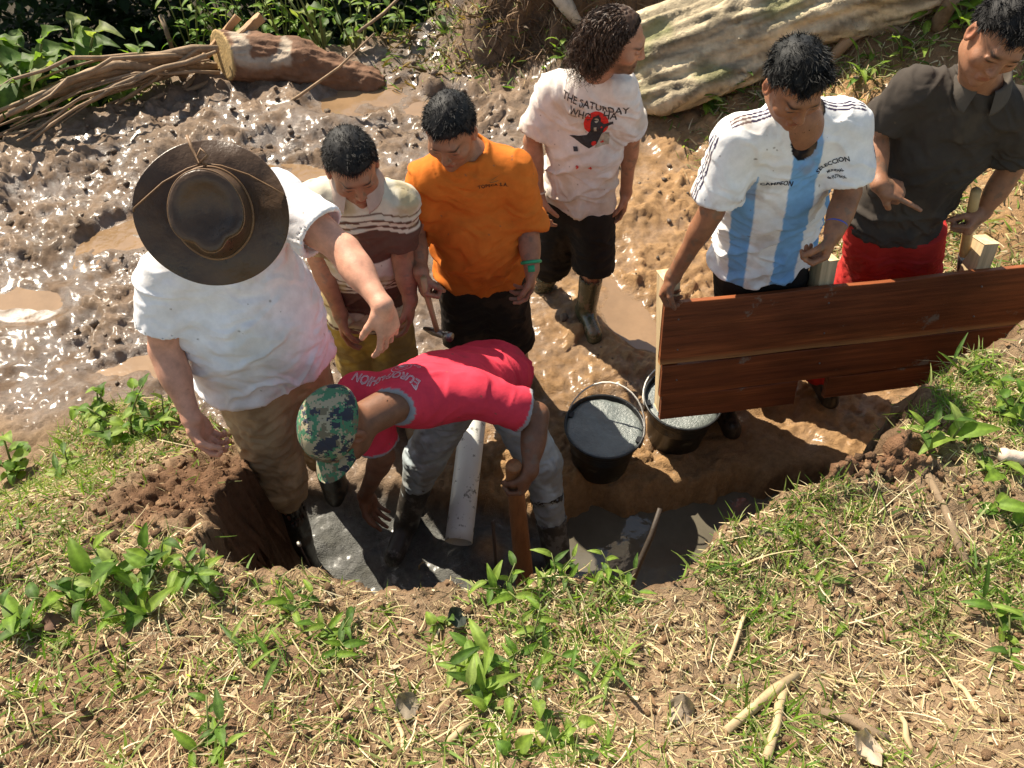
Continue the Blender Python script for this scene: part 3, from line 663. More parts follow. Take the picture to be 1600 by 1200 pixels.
    if bt:
        for A_, K_, td in ((J['AR'], J['KR'], J['tR']), (J['AL'], J['KL'], J['tL'])):
            G = Field(); td = unit(V(td[0], td[1], td[2] if len(td) > 2 else 0)); sa = unit(K_ - A_); hgt = bt.get('h', .26)
            top = A_ + sa * hgt; z0 = A_ - V(0, 0, .075)
            G.cap(A_ - V(0, 0, .02), top + sa * .03, .050, bt.get('rt', .066), .03)
            G.cap(z0 + V(0, 0, .045) - td * .035, z0 + V(0, 0, .040) + td * .15, .044, .038, .03)
            G.cap(z0 + V(0, 0, .016) - td * .045, z0 + V(0, 0, .016) + td * .155, .040, .042, .006)
            G.plane(z0, (0, 0, -1)); G.plane(top, sa)
            G.cap(A_ + sa * (hgt - .09), top + sa * .08, bt.get('rt', .066) - .008, bt.get('rt', .066) - .005, .004, True)
            G.cap(top - sa * .004, top - sa * .0041, .0665, k=.003) if False else None
            v, fc = mesh_field(G, np.min([A_, top, z0 + td * .2, z0 - td * .1], 0) - .09, np.max([A_, top, z0 + td * .2], 0) + .09, .0060)
            n = vnormals(v, fc); v = v + n * ((fbm(v * 17, 3, 4) - .5) * .006)[:, None]
            link('boot', new_mesh('boot', v - base, fc, bt.get('mat', M_bootk)), root)
    # ---- hair
    if hair in ('short', 'long', 'wavy'):
        v, fc = hair_cap(C, HM_, headsc, hair); n = vnormals(v, fc)
        hc = link('hair', new_mesh('hair', v - base, fc, M_hair, np.tile(np.array(haircol), (len(v), 1))), root)
        sv, sf = hair_strands(C, HM_, headsc, hair)
        cc = np.array(haircol) * (0.5 + 1.3 * np.repeat(rng.random(len(sv) // 1)[:, None], 1, 1))
        link('hair_strands', new_mesh('hair_strands', sv - base, sf, M_curl if hair == 'long' else M_hair, cc), root)
    J['M'] = HM_; J['hsc'] = headsc
    return root

def scalp_mask(L, kind):
    """L head-local unit directions -> hair grows here"""
    x, y, z = L[:, 0], L[:, 1], L[:, 2]
    front = .42 if kind != 'long' else .36
    line = np.where(y > 0, front - .85 * np.clip(.62 - y, 0, 1) , -.42 + .0 * y)
    line = np.where(y > 0, np.minimum(line, front + .1), line)
    line = np.where(y > .0, -.15 + (front + .17) * ss(y, .12, .62), np.where(y > -.45, -.05 - .6 * ss(-y, .05, .5), -.62))
    if kind == 'long': return (z > line) & (y < .66) & ((y < .50) | (z > .50))
    return z > line
def hair_cap(C, M, sc, kind):
    n1, n2 = 48, 40; v = []; f = []
    th = np.linspace(0, math.pi * .80, n2); ph = np.linspace(0, 2 * math.pi, n1, endpoint=False)
    for t in th:
        for p_ in ph: v.append((math.sin(t) * math.sin(p_), math.sin(t) * math.cos(p_), math.cos(t)))
    v = np.array(v); g = scalp_mask(v, kind) & ((v[:, 1] < .50) | (kind != 'long'))
    P_ = v * V(.0775, .0965, .0845) + V(0, -.014, .034); lift = .004 + .006 * fbm(v * 7, 3, 9) + .004 * np.clip(v[:, 2], 0, 1)
    P_ = P_ + v * np.where(g, lift + (.010 * (fbm(v * 16, 2, 3) - .5) if kind == 'long' else 0), -.012)[:, None]
    W = C + (P_ * sc) @ M
    for i in range(n2 - 1):
        for k in range(n1): k2 = (k + 1) % n1; f.append((i * n1 + k, (i + 1) * n1 + k, (i + 1) * n1 + k2, i * n1 + k2))
    return W, np.array(f)
def hair_strands(C, M, sc, kind):
    n = {'short': 5200, 'wavy': 5600, 'long': 4600}[kind]
    d = rng.normal(size=(n * 2, 3)) + (V(0, .45, .35) if kind == 'long' else 0); d /= np.linalg.norm(d, axis=1, keepdims=True); d = d[scalp_mask(d, kind)][:n]
    root = d * V(.0775, .0965, .0845) + V(0, -.014, .034) + d * .003
    n = len(d)
    if kind == 'long':
        K = 15; L = .14 + .085 * rng.random(n); pts = np.zeros((n, K, 3)); q = root.copy(); ph = rng.random(n) * 6.28; fr = 3.2 + 2.2 * rng.random(n)
        gz = np.tile(V(0, -.12, -1.0), (n, 1)); amp = .007 + .006 * rng.random(n)
        side = np.cross(d, (0, 0, 1)); side /= np.linalg.norm(side, axis=1, keepdims=True) + 1e-9
        out0 = np.stack([d[:, 0] * .35 + np.sign(d[:, 0]) * .5 * np.clip(d[:, 1] + .3, 0, 1), np.minimum(d[:, 1], -.1) * .35 - .75 * np.clip(d[:, 1] + .4, 0, 1.2), np.zeros(n)], 1)
        for k in range(K):
            t = k / (K - 1); dirn = d * max(0, .35 - t * 3.2) + out0 * max(0, 1.3 - t * 2.6) + gz * min(1.0, t * 4 + .12)
            dirn /= np.linalg.norm(dirn, axis=1, keepdims=True); pts[:, k] = q
            q = q + dirn * (L / K)[:, None]
        t = np.linspace(0, 1, K)[None, :]
        ww = (ph[:, None] + t * fr[:, None] * 6.28); env = np.clip(t * 4, 0, 1)
        outn = d - gz * (d * gz).sum(1, keepdims=True); outn /= np.linalg.norm(outn, axis=1, keepdims=True) + 1e-9
        pts += side[:, None, :] * (np.cos(ww) * env * amp[:, None])[..., None] + outn[:, None, :] * (np.sin(ww) * env * amp[:, None] + .010 * env * (1 + .8 * t))[..., None]
        wd = .0018
    else:
        K = 4; comb = V(0, .70, -.25) if kind == 'short' else V(.35, 1.0, -.1)
        L = (.013 + .012 * rng.random(n)) * (1 + (.9 if kind == 'short' else 1.6) * np.clip(d[:, 2], 0, 1) * np.clip(d[:, 1] + .6, 0, 1)); pts = np.zeros((n, K, 3)); q = root.copy()
        if kind == 'wavy': L = L * 1.25
        tang = comb - d * (d @ comb)[:, None]; jit = rng.normal(size=(n, 3)) * .20
        clump = (np.stack([noise(d * 9, 3), noise(d * 9, 4), noise(d * 9, 5)], 1) - .5) * (1.5 if kind == 'short' else 2.2)
        gz = V(0, 0, -.45)
        for k in range(K):
            pts[:, k] = q; dirn = d * (.46 - .12 * k) + tang * .85 + jit + clump + gz * (1 - d[:, 2:3]) * .5; dirn /= np.linalg.norm(dirn, axis=1, keepdims=True); q = q + dirn * (L / K)[:, None]
        wd = .0012
    tan = np.gradient(pts, axis=1); rv = rng.normal(size=(n, 1, 3)); sv = np.cross(tan, rv); sv /= np.linalg.norm(sv, axis=2, keepdims=True) + 1e-9
    tp = np.linspace(1, .25, K)[None, :, None]
    A = pts + sv * wd * tp; B = pts - sv * wd * tp
    vv = np.stack([A, B], 2).reshape(n * K * 2, 3)
    b = (np.arange(n) * K * 2)[:, None] + (np.arange(K - 1) * 2)[None]
    fc = np.stack([b, b + 1, b + 3, b + 2], -1).reshape(-1, 4)
    return C + (vv * sc) @ M, fc

M_print = {}
def print_mat(c):
    if c not in M_print: M_print[c] = mat('print ink', c, 0.8, 0.35, 60, 300, 0.0002, spec=0.15)
    return M_print[c]
def project(J, pts2, c, xd, yd, nd, lift=.0018):
    """flat artwork pts2 (n,2) laid on the shirt: origin c, axes xd, yd, seen from +nd"""
    out = []
    for x, y in pts2:
        o = c + xd * x + yd * y + nd * .16; h = J['bvh'].ray_cast(Vector(o), Vector(-nd), .45)
        q = np.array(h[0]) if h[0] is not None else c + xd * x + yd * y
        out.append(q + nd * lift)
    return np.array(out)
def decal_text(J, s, c, xd, yd, size, color, bend=0.0, spacing=1.0, bold=0.0, name='lettering', narrow=1.0, lift=.0018):
    xd = unit(xd); yd = unit(yd - xd * np.dot(xd, yd)); nd = np.cross(xd, yd)
    cu = bpy.data.curves.new('txt', 'FONT'); cu.body = s; cu.size = size; cu.align_x = 'CENTER'; cu.align_y = 'CENTER'; cu.space_character = spacing; cu.offset = bold; cu.resolution_u = 2
    ob = bpy.data.objects.new('txt', cu); COL.objects.link(ob); dg = bpy.context.evaluated_depsgraph_get(); me = ob.evaluated_get(dg).to_mesh()
    bm = bmesh.new(); bm.from_mesh(me); bmesh.ops.triangulate(bm, faces=bm.faces)
    for _ in range(2):
        es = [e for e in bm.edges if e.calc_length() > max(.012, size * .35)]
        if es: bmesh.ops.subdivide_edges(bm, edges=es, cuts=1); bmesh.ops.triangulate(bm, faces=bm.faces)
    p2 = np.array([(v.co.x * narrow, v.co.y) for v in bm.verts]); fs = [tuple(v.index for v in f.verts) for f in bm.faces]
    bm.free(); bpy.data.objects.remove(ob); bpy.data.curves.remove(cu)
    if bend: th = p2[:, 0] * bend; R = 1 / bend; p2 = np.stack([(R + p2[:, 1]) * np.sin(th), (R + p2[:, 1]) * np.cos(th) - R], 1)
    v = project(J, p2, c, xd, yd, nd, lift)
    return link(name, new_mesh(name, v - J['base'], fs, print_mat(color), smooth=False), J['shirt'])
def decal_poly(J, polys, c, xd, yd, color, name='print', lift=.0016):
    """polys: list of 2-D outlines (n,2); each is gridded finely enough to follow the cloth"""
    xd = unit(xd); yd = unit(yd - xd * np.dot(xd, yd)); nd = np.cross(xd, yd); bm = bmesh.new()
    for pl in polys:
        vs = [bm.verts.new((x, y, 0)) for x, y in pl]
        try: bm.faces.new(vs)
        except Exception: pass
    bmesh.ops.triangulate(bm, faces=bm.faces)
    for _ in range(3):
        es = [e for e in bm.edges if e.calc_length() > .018]
        if es: bmesh.ops.subdivide_edges(bm, edges=es, cuts=1); bmesh.ops.triangulate(bm, faces=bm.faces)
    bm.verts.index_update(); p2 = np.array([(v.co.x, v.co.y) for v in bm.verts]); fs = [tuple(v.index for v in f.verts) for f in bm.faces]; bm.free()
    v = project(J, p2, c, xd, yd, nd, lift)
    return link(name, new_mesh(name, v - J['base'], fs, print_mat(color), smooth=False), J['shirt'])
def circ(cx, cy, rx, ry=None, n=24): ry = ry or rx; return [(cx + rx * math.cos(2 * math.pi * i / n), cy + ry * math.sin(2 * math.pi * i / n)) for i in range(n)]
def ringpoly(cx, cy, r0, r1, n=28):
    out = []
    for i in range(n):
        a = 2 * math.pi * i / n; b = 2 * math.pi * (i + 1) / n
        out.append([(cx + r0 * math.cos(a), cy + r0 * math.sin(a)), (cx + r1 * math.cos(a), cy + r1 * math.sin(a)), (cx + r1 * math.cos(b), cy + r1 * math.sin(b)), (cx + r0 * math.cos(b), cy + r0 * math.sin(b))])
    return out
def ellfix(J, W, nf, sc):   # distance ratios to neck opening, kept for trims
    return None
def collar(J, color, gap=.30, w0=.060, w1=.094, drop=.045, name='collar', rise=.030, front=.03):
    """folded polo collar: two leaves open at the front"""
    N, r, f, u = J['N'], J['r'], J['f'], J['u']; v = []; fc = []; n = 34; prof = [(w0 - .004, rise - .03), (w0, rise), (w0 + .006, rise + .004), (w0 + .012, rise - .002), (w1, rise - drop), (w1 + .002, rise - drop - .006), (w1 - .003, rise - drop - .003)]
    for i in range(n + 1):
        a = gap + (2 * math.pi - 2 * gap) * i / n
        pt = math.exp(-((i / n - .0) / .09) ** 2) + math.exp(-((i / n - 1.0) / .09) ** 2)
        for j, (R, z) in enumerate(prof):
            k = j / (len(prof) - 1); zz = z - .030 * pt * k + front * -math.cos(a) * .6 + .004 * math.sin(9 * a) * k
            v.append(N + r * math.sin(a) * (R + .006 * pt * k) + f * (math.cos(a) * (R + .004) + .012) + u * (zz + .015))
    m = len(prof)
    for i in range(n):
        for j in range(m - 1): fc.append((i * m + j, i * m + j + 1, (i + 1) * m + j + 1, (i + 1) * m + j))
    v = np.array(v); c = np.tile(np.array(color), (len(v), 1)) * (.85 + .3 * fbm(v * 30, 3, 1))[:, None]
    return link(name, new_mesh(name, v - J['base'], fc, M_cloth, c), J['root'])

# ---------- 1: big man in the wide-brimmed hat and white t-shirt
J = dict(SR=at(252, 428, 1.72), SL=at(430, 296, 1.95), P=at(412, 560, 1.80))
J['N'] = (J['SR'] + J['SL']) / 2 + V(.0, -.0, .015)
J['ER'] = at(258, 545, 1.64); J['WR'] = at(300, 655, 1.50)
J['EL'] = at(538, 392, 1.80); J['WL'] = at(598, 478, 1.62)
J['handR'] = ((.25, -.15, -1), (.9, -.3, .25), (.35, -.9, .1)); J['handL'] = ((.12, -.25, -1), (-.75, .6, -.25), (-.6, -.7, .1))
HU = unit(V(.20, -.70, .66)); HB = at(334, 334, 1.62)
J['hu'] = HU; J['hf'] = V(.10, -.60, -.80); J['C'] = HB - HU * .045
J['KR'] = at(436, 745, 1.66); J['AR'] = at(478, 880, 1.62); J['KL'] = at(505, 690, 1.95); J['AL'] = at(532, 800, 1.93)
J['AR'][2] = max(J['AR'][2], -.16); J['tR'] = (.6, -.8); J['tL'] = (.7, -.6)
J['HR'] = J['P'] + V(-.05, -.07, -.03); J['HL'] = J['P'] + V(.08, .07, -.03)
def white_tee(v, loc, J, TL):
    c = np.tile(V(.80, .78, .79), (len(v), 1)); m = ss(fbm(v * 8, 4, 71), .50, .74)[:, None] * .35
    return c * (1 - m) + V(.56, .50, .36) * m
hatman = person('big man in a white t-shirt and a wide brown leather hat', J, skin=(.60, .30, .20), bulk=1.14, armk=1.12, handsc=1.08, hair='hidden', belly=.04, base=(-.85, 1.7, -.24),
    curlR=dict(curls=(.75, .8, .85, .9), thumb=.9, tcurl=.9), curlL=dict(curls=(.30, .38, .45, .5), thumb=.6, spread=.08), mudarm=-1.2,
    shirt=dict(colf=white_tee, off=.020, sleeve=.66, cuff=.074, hem=.02, wr=.0062, mud=.1, muda=.25, mudc=(.5, .42, .28), foldang=.35, flat=.74),
    trousers=dict(col=(.43, .32, .185), off=.024, end=.16, cuff=.060, wr=.010, mud=.4, muda=.5, mudc=(.20, .13, .07), hemcut=.20),
    boots=dict(mat=M_bootk, h=.47))
def hat(J, root, B, M):
    base = np.array(root.location); hr, hf, hu = M
    T = lambda x, y, z: B + hr * x + hf * y + hu * z - base
    def crown_pt(t, a):   # t 0 foot .. 1 top edge .. 2 centre of the dent
        rx, ry = .093, .111
        if t <= 1: k = 1 - .10 * t ** 1.6 - (.10 * ss(math.cos(a), .1, 1) * t) ; z = .125 * t + (.010 * math.cos(a) ** 2 * t)
        else: q = t - 1; k = (.90 - .10 * ss(math.cos(a), .1, 1)) * (1 - q); z = .125 + .010 * math.cos(a) ** 2 * (1 - q) + .010 * math.sin(q * math.pi) * (1 if q < .35 else 0) - .016 * ss(q, .12, .75)
        pinch = 1 - .16 * t * math.exp(-((abs((a + math.pi) % (2 * math.pi) - math.pi) - .62) / .30) ** 2) if t <= 1 else 1 - .16 * (2 - t) * math.exp(-((abs((a + math.pi) % (2 * math.pi) - math.pi) - .62) / .30) ** 2)
        return rx * k * pinch * math.sin(a), ry * k * pinch * math.cos(a), z
    n = 96; ts = [0, .08, .2, .4, .6, .8, .92, 1, 1.04, 1.1, 1.2, 1.35, 1.5, 1.7, 1.9, 2.0]; v = []; f = []
    for t in ts:
        for k in range(n):
            a = 2 * math.pi * k / n; x, y, z = crown_pt(t, a); q = T(x, y, z); v.append(q)
    for i in range(len(ts) - 1):
        for k in range(n): k2 = (k + 1) % n; f.append((i * n + k, (i + 1) * n + k, (i + 1) * n + k2, i * n + k2))
    v = np.array(v); v += (fbm(v * 22, 3, 5) - .5)[:, None] * .004
    h = link('hat', new_mesh('hat', v, f, M_leather), root)
    # brim
    v = []; f = []; R = [0, .15, .35, .55, .75, .9, .97, 1.0, 1.0, .97, .8, .4, 0]
    for i, q in enumerate(R):
        top = i < 8
        for k in range(n):
            a = 2 * math.pi * k / n; ri = (.092, .110); ro = (.184, .180); x = (ri[0] + (ro[0] - ri[0]) * q) * math.sin(a); y = (ri[1] + (ro[1] - ri[1]) * q) * math.cos(a)
            curl = .030 * abs(math.sin(a)) ** 2 * q ** 1.5 - .024 * abs(math.cos(a)) * q ** 1.3 + .008 * math.sin(3 * a + 1) * q ** 2 + .004 * math.sin(7 * a) * q ** 3
            v.append(T(x, y, curl + (.0 if top else -.004)))
    for i in range(len(R) - 1):
        for k in range(n): k2 = (k + 1) % n; f.append((i * n + k, i * n + k2, (i + 1) * n + k2, (i + 1) * n + k))
    b = link('brim', new_mesh('brim', np.array(v), [q[::-1] for q in f], M_leather), h)
    # band, edge cord, back lace knot
    v, f = tube([T(*(V(*crown_pt(.10, a)) * V(1.02, 1.02, 1))) for a in np.linspace(0, 2 * math.pi, 73)], .0035, 6, False); link('hat_band', new_mesh('hat_band', v, f, M_lace), h)
    v, f = tube([T(*(V(*crown_pt(.96, a)) * V(1.01, 1.01, 1))) for a in np.linspace(0, 2 * math.pi, 73)], .0018, 6, False); link('seam', new_mesh('seam', v, f, M_lace), h)
    for sx in (-1, 1):
        v, f = tube([T(sx * .0, -.120, .030), T(sx * .04, -.112, .020), T(sx * .10, -.085, .026), T(sx * .15, -.05, .026), T(sx * .176, -.030, .034), T(sx * .181, -.022, .018)], .0022, 6); link('lace', new_mesh('lace', v, f, M_lace), h)
    v, f = tube([T(-.008, -.115, .03), T(.012, -.135, .028), T(.0, -.155, .026), T(-.014, -.138, .03), T(.010, -.12, .034), T(.020, -.16, .022), T(.028, -.19, .010)], .0038, 7); link('knot', new_mesh('knot', v, f, M_lace), h)
M_leather = mat('oiled leather', (.080, .046, .026), .38, .55, 9, 30, .003, spec=.34, rvar=.12)
M_lace = mat('leather lace', (.20, .11, .05), .6, .3, 60, 300, .0004)
hat(J, hatman, HB, J['M'])
M_holster = mat('black pouch', (.015, .016, .018), .5, .2)
v, f = beam(at(302, 560, 1.74), at(318, 596, 1.72), .05, .035, (1, 0, 0), .008); link('phone_pouch', new_mesh('phone_pouch', v - J['base'], f, M_holster, smooth=False), hatman)

# ---------- 2: young man in the striped polo shirt
J = dict(SR=at(505, 302, 2.20), SL=at(613, 308, 2.22), P=at(572, 470, 2.30), C=at(551, 262, 2.20))
c0 = (J['SR'] + J['SL']) / 2; dv = unit(J['SL'] - J['SR']); J['SR'] = c0 - dv * .150 + V(0, 0, -.01); J['SL'] = c0 + dv * .145; J['N'] = c0 + V(0, .015, .045)
J['ER'] = J['SR'] + V(-.03, .0, -.27); J['WR'] = J['ER'] + V(.05, -.06, -.23); J['EL'] = at(628, 398, 2.20); J['WL'] = at(641, 468, 2.13)
J['hu'] = V(.05, -.34, .94); J['hf'] = V(.30, -.88, -.36)
J['handR'] = ((0, -.1, -1), (.9, .1, 0), (0, -1, 0)); J['handL'] = ((-.05, -.2, -1), (-.9, .1, .1), (-.3, -1, .1))
J['KR'] = at(560, 560, 2.32); J['KL'] = at(618, 560, 2.30); J['AR'] = V(J['KR'][0], 2.36, .09); J['AL'] = V(J['KL'][0] + .02, 2.32, .09); J['tR'] = (0, -1); J['tL'] = (.3, -1)
def polo_stripes(v, loc, J, TL):
    h = loc[:, 2] / TL + .010 * np.sin(loc[:, 0] * 20) + .02 * (fbm(v * 8, 2, 4) - .5); br = V(.105, .054, .038); wh = V(.56, .52, .42)
    c = np.tile(wh, (len(v), 1)); h = h; g = np.abs(loc[:, 0]) > .2
    def band(a, b): return (h > a) & (h < b)
    for a, b in ((-.4, -.10), (-.085, -.070), (-.055, -.040), (.11, .30), (.32, .335), (.355, .37), (.39, .40), (.55, .78), (.80, .815), (.84, .855), (.88, .89)): c[band(a, b)] = br
    arm = (loc[:, 0] < -.185); c[arm & (h < .66)] = br; c[arm & (np.abs(h - .70) < .012)] = br
    y = ss(-h, -.45, .1)[:, None] * .45 * (c[:, :1] > .4); return c * (1 - y) + V(.50, .42, .20) * y
striped = person('young man in a muddy brown and white striped polo shirt', J, skin=V(*SKIN_M) * .85, bulk=.95, armk=.92, base=(-.55, 2.33, 0), belly=.0,
    shirt=dict(colf=polo_stripes, sleeve=.78, cuff=.062, hem=.05, mud=.75, muda=.7, mudc=(.36, .28, .13), off=.018, wr=.006),
    trousers=dict(col=(.38, .27, .07), off=.02, end=.98, cuff=.065, mud=.9, muda=.75, mudc=(.20, .14, .06), wr=.009), boots=dict(mat=M_boott, h=.24))
collar(J, (.42, .33, .28), gap=.42); SM = J
for k, s_ in enumerate(('WZW', '2A5')):    # faded forearm tattoo, two short columns of marks
    pass

# ---------- 3: man in the orange long-sleeved shirt
J = dict(SR=at(668, 268, 2.36), SL=at(800, 256, 2.38), P=at(752, 405, 2.46), C=at(704, 206, 2.34))
c0 = (J['SR'] + J['SL']) / 2; dv = unit(J['SL'] - J['SR']); J['SR'] = c0 - dv * .155 + V(0, 0, -.01); J['SL'] = c0 + dv * .155; J['N'] = c0 + V(0, .02, .05)
J['ER'] = at(646, 362, 2.34); J['WR'] = at(658, 425, 2.16); J['EL'] = at(824, 352, 2.38); J['WL'] = at(831, 420, 2.27)
J['hu'] = V(-.10, -.36, .93); J['hf'] = V(-.18, -.86, -.40)
J['handR'] = ((.1, -.45, -.9), (.8, .4, -.1), (.5, -.7, .5)); J['handL'] = ((-.05, -.2, -1), (-.9, -.1, 0), (-.1, -1, .2))
J['KR'] = at(728, 515, 2.48); J['KL'] = at(796, 520, 2.50); J['AR'] = V(J['KR'][0], 2.52, .09); J['AL'] = V(.04, 2.55, .09); J['tR'] = (-.1, -1); J['tL'] = (.1, -1)
orange = person('short-haired man in a bright orange long-sleeved shirt holding a hammer', J, skin=V(*SKIN_M) * .85, bulk=.92, armk=.95, base=(-.02, 2.52, 0), jaw=1.08, belly=.010,
    curlR=dict(curls=(1.15, 1.2, 1.2, 1.25), thumb=1.1, tcurl=1.0), curlL=dict(curls=(.5, .6, .7, .75)),
    shirt=dict(col=(.55, .150, .022), sleeve=1.12, cuff=.062, hem=.07, mud=.35, muda=.40, mudc=(.36, .10, .02), off=.026, wr=.007, flare=.01, neckf=.022, necks=.93),
    trousers=dict(col=(.018, .014, .012), off=.030, end=.25, cuff=.075, mud=.2, muda=.4, mudc=(.07, .045, .028), wr=.008, legk=1.05, hemcut=.2), boots=dict(mat=M_boott, h=.28))
OM = J
M_green = mat('green rubber band', (.02, .30, .13), .4, .1)
ax = unit(J['WL'] - J['EL']); q = J['WL'] - ax * .025; fr = frame_of(ax)
v, f = tube([q + (fr[1] * math.cos(a) + fr[2] * math.sin(a)) * .0345 for a in np.linspace(0, 2 * math.pi, 25)], .0065, 8, False); link('wristband', new_mesh('wristband', v - J['base'], f, M_green), orange)
v, f = beam(q - V(0, .037, 0) - ax * .012, q - V(0, .037, 0) + ax * .012, .026, .010, (0, 1, 0), .003); link('watch_face', new_mesh('watch_face', v - J['base'], f, M_green), orange)
cc = J['P'] + J['u'] * np.linalg.norm(J['N'] - J['P']) * .67 - J['r'] * .070 + J['f'] * .13
decal_text(J, 'TOPSCA S.A.', at(771, 297, 2.28), -J['r'], J['u'] * .98 - J['r'] * .10, .0165, (.05, .03, .02), spacing=1.15, bold=.0004, bend=1.5)
decal_poly(J, [[(-.012, .012), (.006, .019), (.030, .032), (.010, .023)], [(-.01, .010), (.02, .013), (.02, .0145), (-.01, .012)]], at(771, 297, 2.28), -J['r'], J['u'], (.25, .12, .04), 'emblem')

# ---------- 4: long-haired bearded man in the printed t-shirt
J = dict(SR=at(868, 128, 3.02), SL=at(970, 128, 2.88), P=at(903, 300, 3.02), C=at(968, 66, 2.80))
c0 = (J['SR'] + J['SL']) / 2; dv = unit(J['SL'] - J['SR']); J['SR'] = c0 - dv * .155 + V(0, 0, -.01); J['SL'] = c0 + dv * .145; J['N'] = c0 + V(.02, .0, .045)
J['ER'] = at(832, 220, 3.02); J['WR'] = at(842, 308, 2.93); J['EL'] = at(985, 215, 2.98); J['WL'] = at(978, 300, 3.0)
J['hu'] = V(.16, -.10, .98); J['hf'] = V(.93, -.28, -.22)
J['handR'] = ((.15, -.2, -1), (.8, .5, .1), (.5, -.8, .1)); J['handL'] = ((0, -.1, -1), (-.8, .1, 0), (0, -1, 0))
J['KR'] = at(862, 405, 3.12); J['KL'] = at(928, 405, 3.0); J['AR'] = at(840, 470, 3.25); J['AL'] = at(916, 482, 2.97); J['tR'] = (.3, -1); J['tL'] = (.25, -1)
longhair = person('bearded man with long curly hair in a printed off-white t-shirt', J, skin=V(*SKIN_M) * 1.05, bulk=.86, armk=.92, base=(.36, 3.05, 0), headsc=.93, hair='long', haircol=(.055, .029, .017), stubble=.95, legk=.98,
    shirt=dict(col=(.66, .60, .55), sleeve=.80, cuff=.078, hem=.03, mud=.9, muda=.40, mudc=(.42, .29, .15), off=.026, wr=.007, flare=.016, rib=(.55, .50, .46), ribw=1.14),
    trousers=dict(col=(.020, .018, .016), off=.032, end=.22, cuff=.070, mud=.2, muda=.4, mudc=(.07, .05, .03), wr=.008, hemcut=.14), boots=dict(mat=M_bootg, h=.31))
LM = J
ink = (.07, .055, .05); red = (.62, .035, .025); xd = -J['r']; yd = J['u']
TC = at(917, 160, 2.9)
decal_text(J, 'THE SATURDAY', at(931, 160, 2.88), xd, yd, .046, ink, narrow=.82, bold=.0006)
decal_text(J, 'WHO', at(909, 176, 2.88), xd, yd, .046, ink, narrow=.82, bold=.0006)
decal_text(J, 'HA', at(960, 172, 2.88), xd, yd, .046, ink, narrow=.82, bold=.0006)
PC = at(937, 186, 2.88)
decal_poly(J, [circ(0, 0, .047, .054)], PC, xd, yd, red, 'red_disc')
decal_poly(J, [[(-.05, .004), (-.014, .004), (-.014, .007), (-.05, .007)]], at(907, 185, 2.88), xd, yd, ink, 'underline')
dark = [(-.016, -.03), (-.020, .010), (-.012, .034), (.004, .042), (.016, .030), (.016, .012), (.030, .004), (.060, .020), (.064, .012), (.034, -.012), (.026, -.05), (.034, -.075), (-.010, -.115), (-.058, -.098), (-.105, -.092), (-.075, -.078), (-.030, -.060)]
decal_poly(J, [dark], PC, xd, yd, (.045, .04, .04), 'silhouette', .0028)
decal_poly(J, [circ(0, 0, .008, .011), [(-.004, -.03), (.006, -.028), (.008, -.05), (-.002, -.052)], [(.026, -.062), (.052, -.056), (.056, -.118), (.010, -.128)]], PC + yd * .018, xd, yd, (.40, .36, .28), 'light_detail', .0036)
decal_poly(J, [circ(.004, -.09, .009), circ(.03, -.085, .007)], PC, xd, yd, red, 'red_detail', .0044)
decal_poly(J, [[(-.078, -.128), (-.060, -.122), (-.052, -.140), (-.070, -.146)]], PC, xd, yd, (.06, .06, .07), 'small_square', .0028)
decal_text(J, '9', at(908, 253, 2.9), xd, yd, .026, red, bold=.001); decal_text(J, '4', at(930, 252, 2.9), xd, yd, .026, red, bold=.001)
q = J['WR'] - unit(J['WR'] - J['ER']) * .02; fr = frame_of(J['WR'] - J['ER'])
v, f = tube([q + (fr[1] * math.cos(a) + fr[2] * math.sin(a)) * .031 for a in np.linspace(0, 2 * math.pi, 21)], .004, 6, False); link('bracelet', new_mesh('bracelet', v - J['base'], f, mat('pale band', (.6, .5, .4), .6)), longhair)

# ---------- 5: man in the blue and white football shirt
J = dict(SR=at(1165, 200, 2.12), SL=at(1318, 182, 2.17), P=at(1192, 385, 2.30), C=at(1242, 132, 2.06))
c0 = (J['SR'] + J['SL']) / 2; dv = unit(J['SL'] - J['SR']); J['SR'] = c0 - dv * .175 + V(0, 0, -.01); J['SL'] = c0 + dv * .175; J['N'] = c0 + V(-.0, .01, .04)
J['ER'] = at(1112, 330, 2.10); J['WR'] = at(1052, 432, 2.12); J['EL'] = at(1325, 300, 2.12); J['WL'] = at(1303, 362, 2.0)
J['hu'] = V(0, -.44, .90); J['hf'] = V(.16, -.86, -.46)
J['handR'] = ((-.28, .1, -.95), (.85, -.35, -.1), (.3, -.9, .2)); J['handL'] = ((-.15, -.35, -.9), (-.9, .35, .1), (-.4, -.85, .3))
J['KR'] = at(1155, 520, 2.36); J['KL'] = at(1215, 520, 2.36); J['AR'] = V(.80, 2.38, .09); J['AL'] = V(.98, 2.36, .09); J['tR'] = (-.1, -1); J['tL'] = (.2, -1)
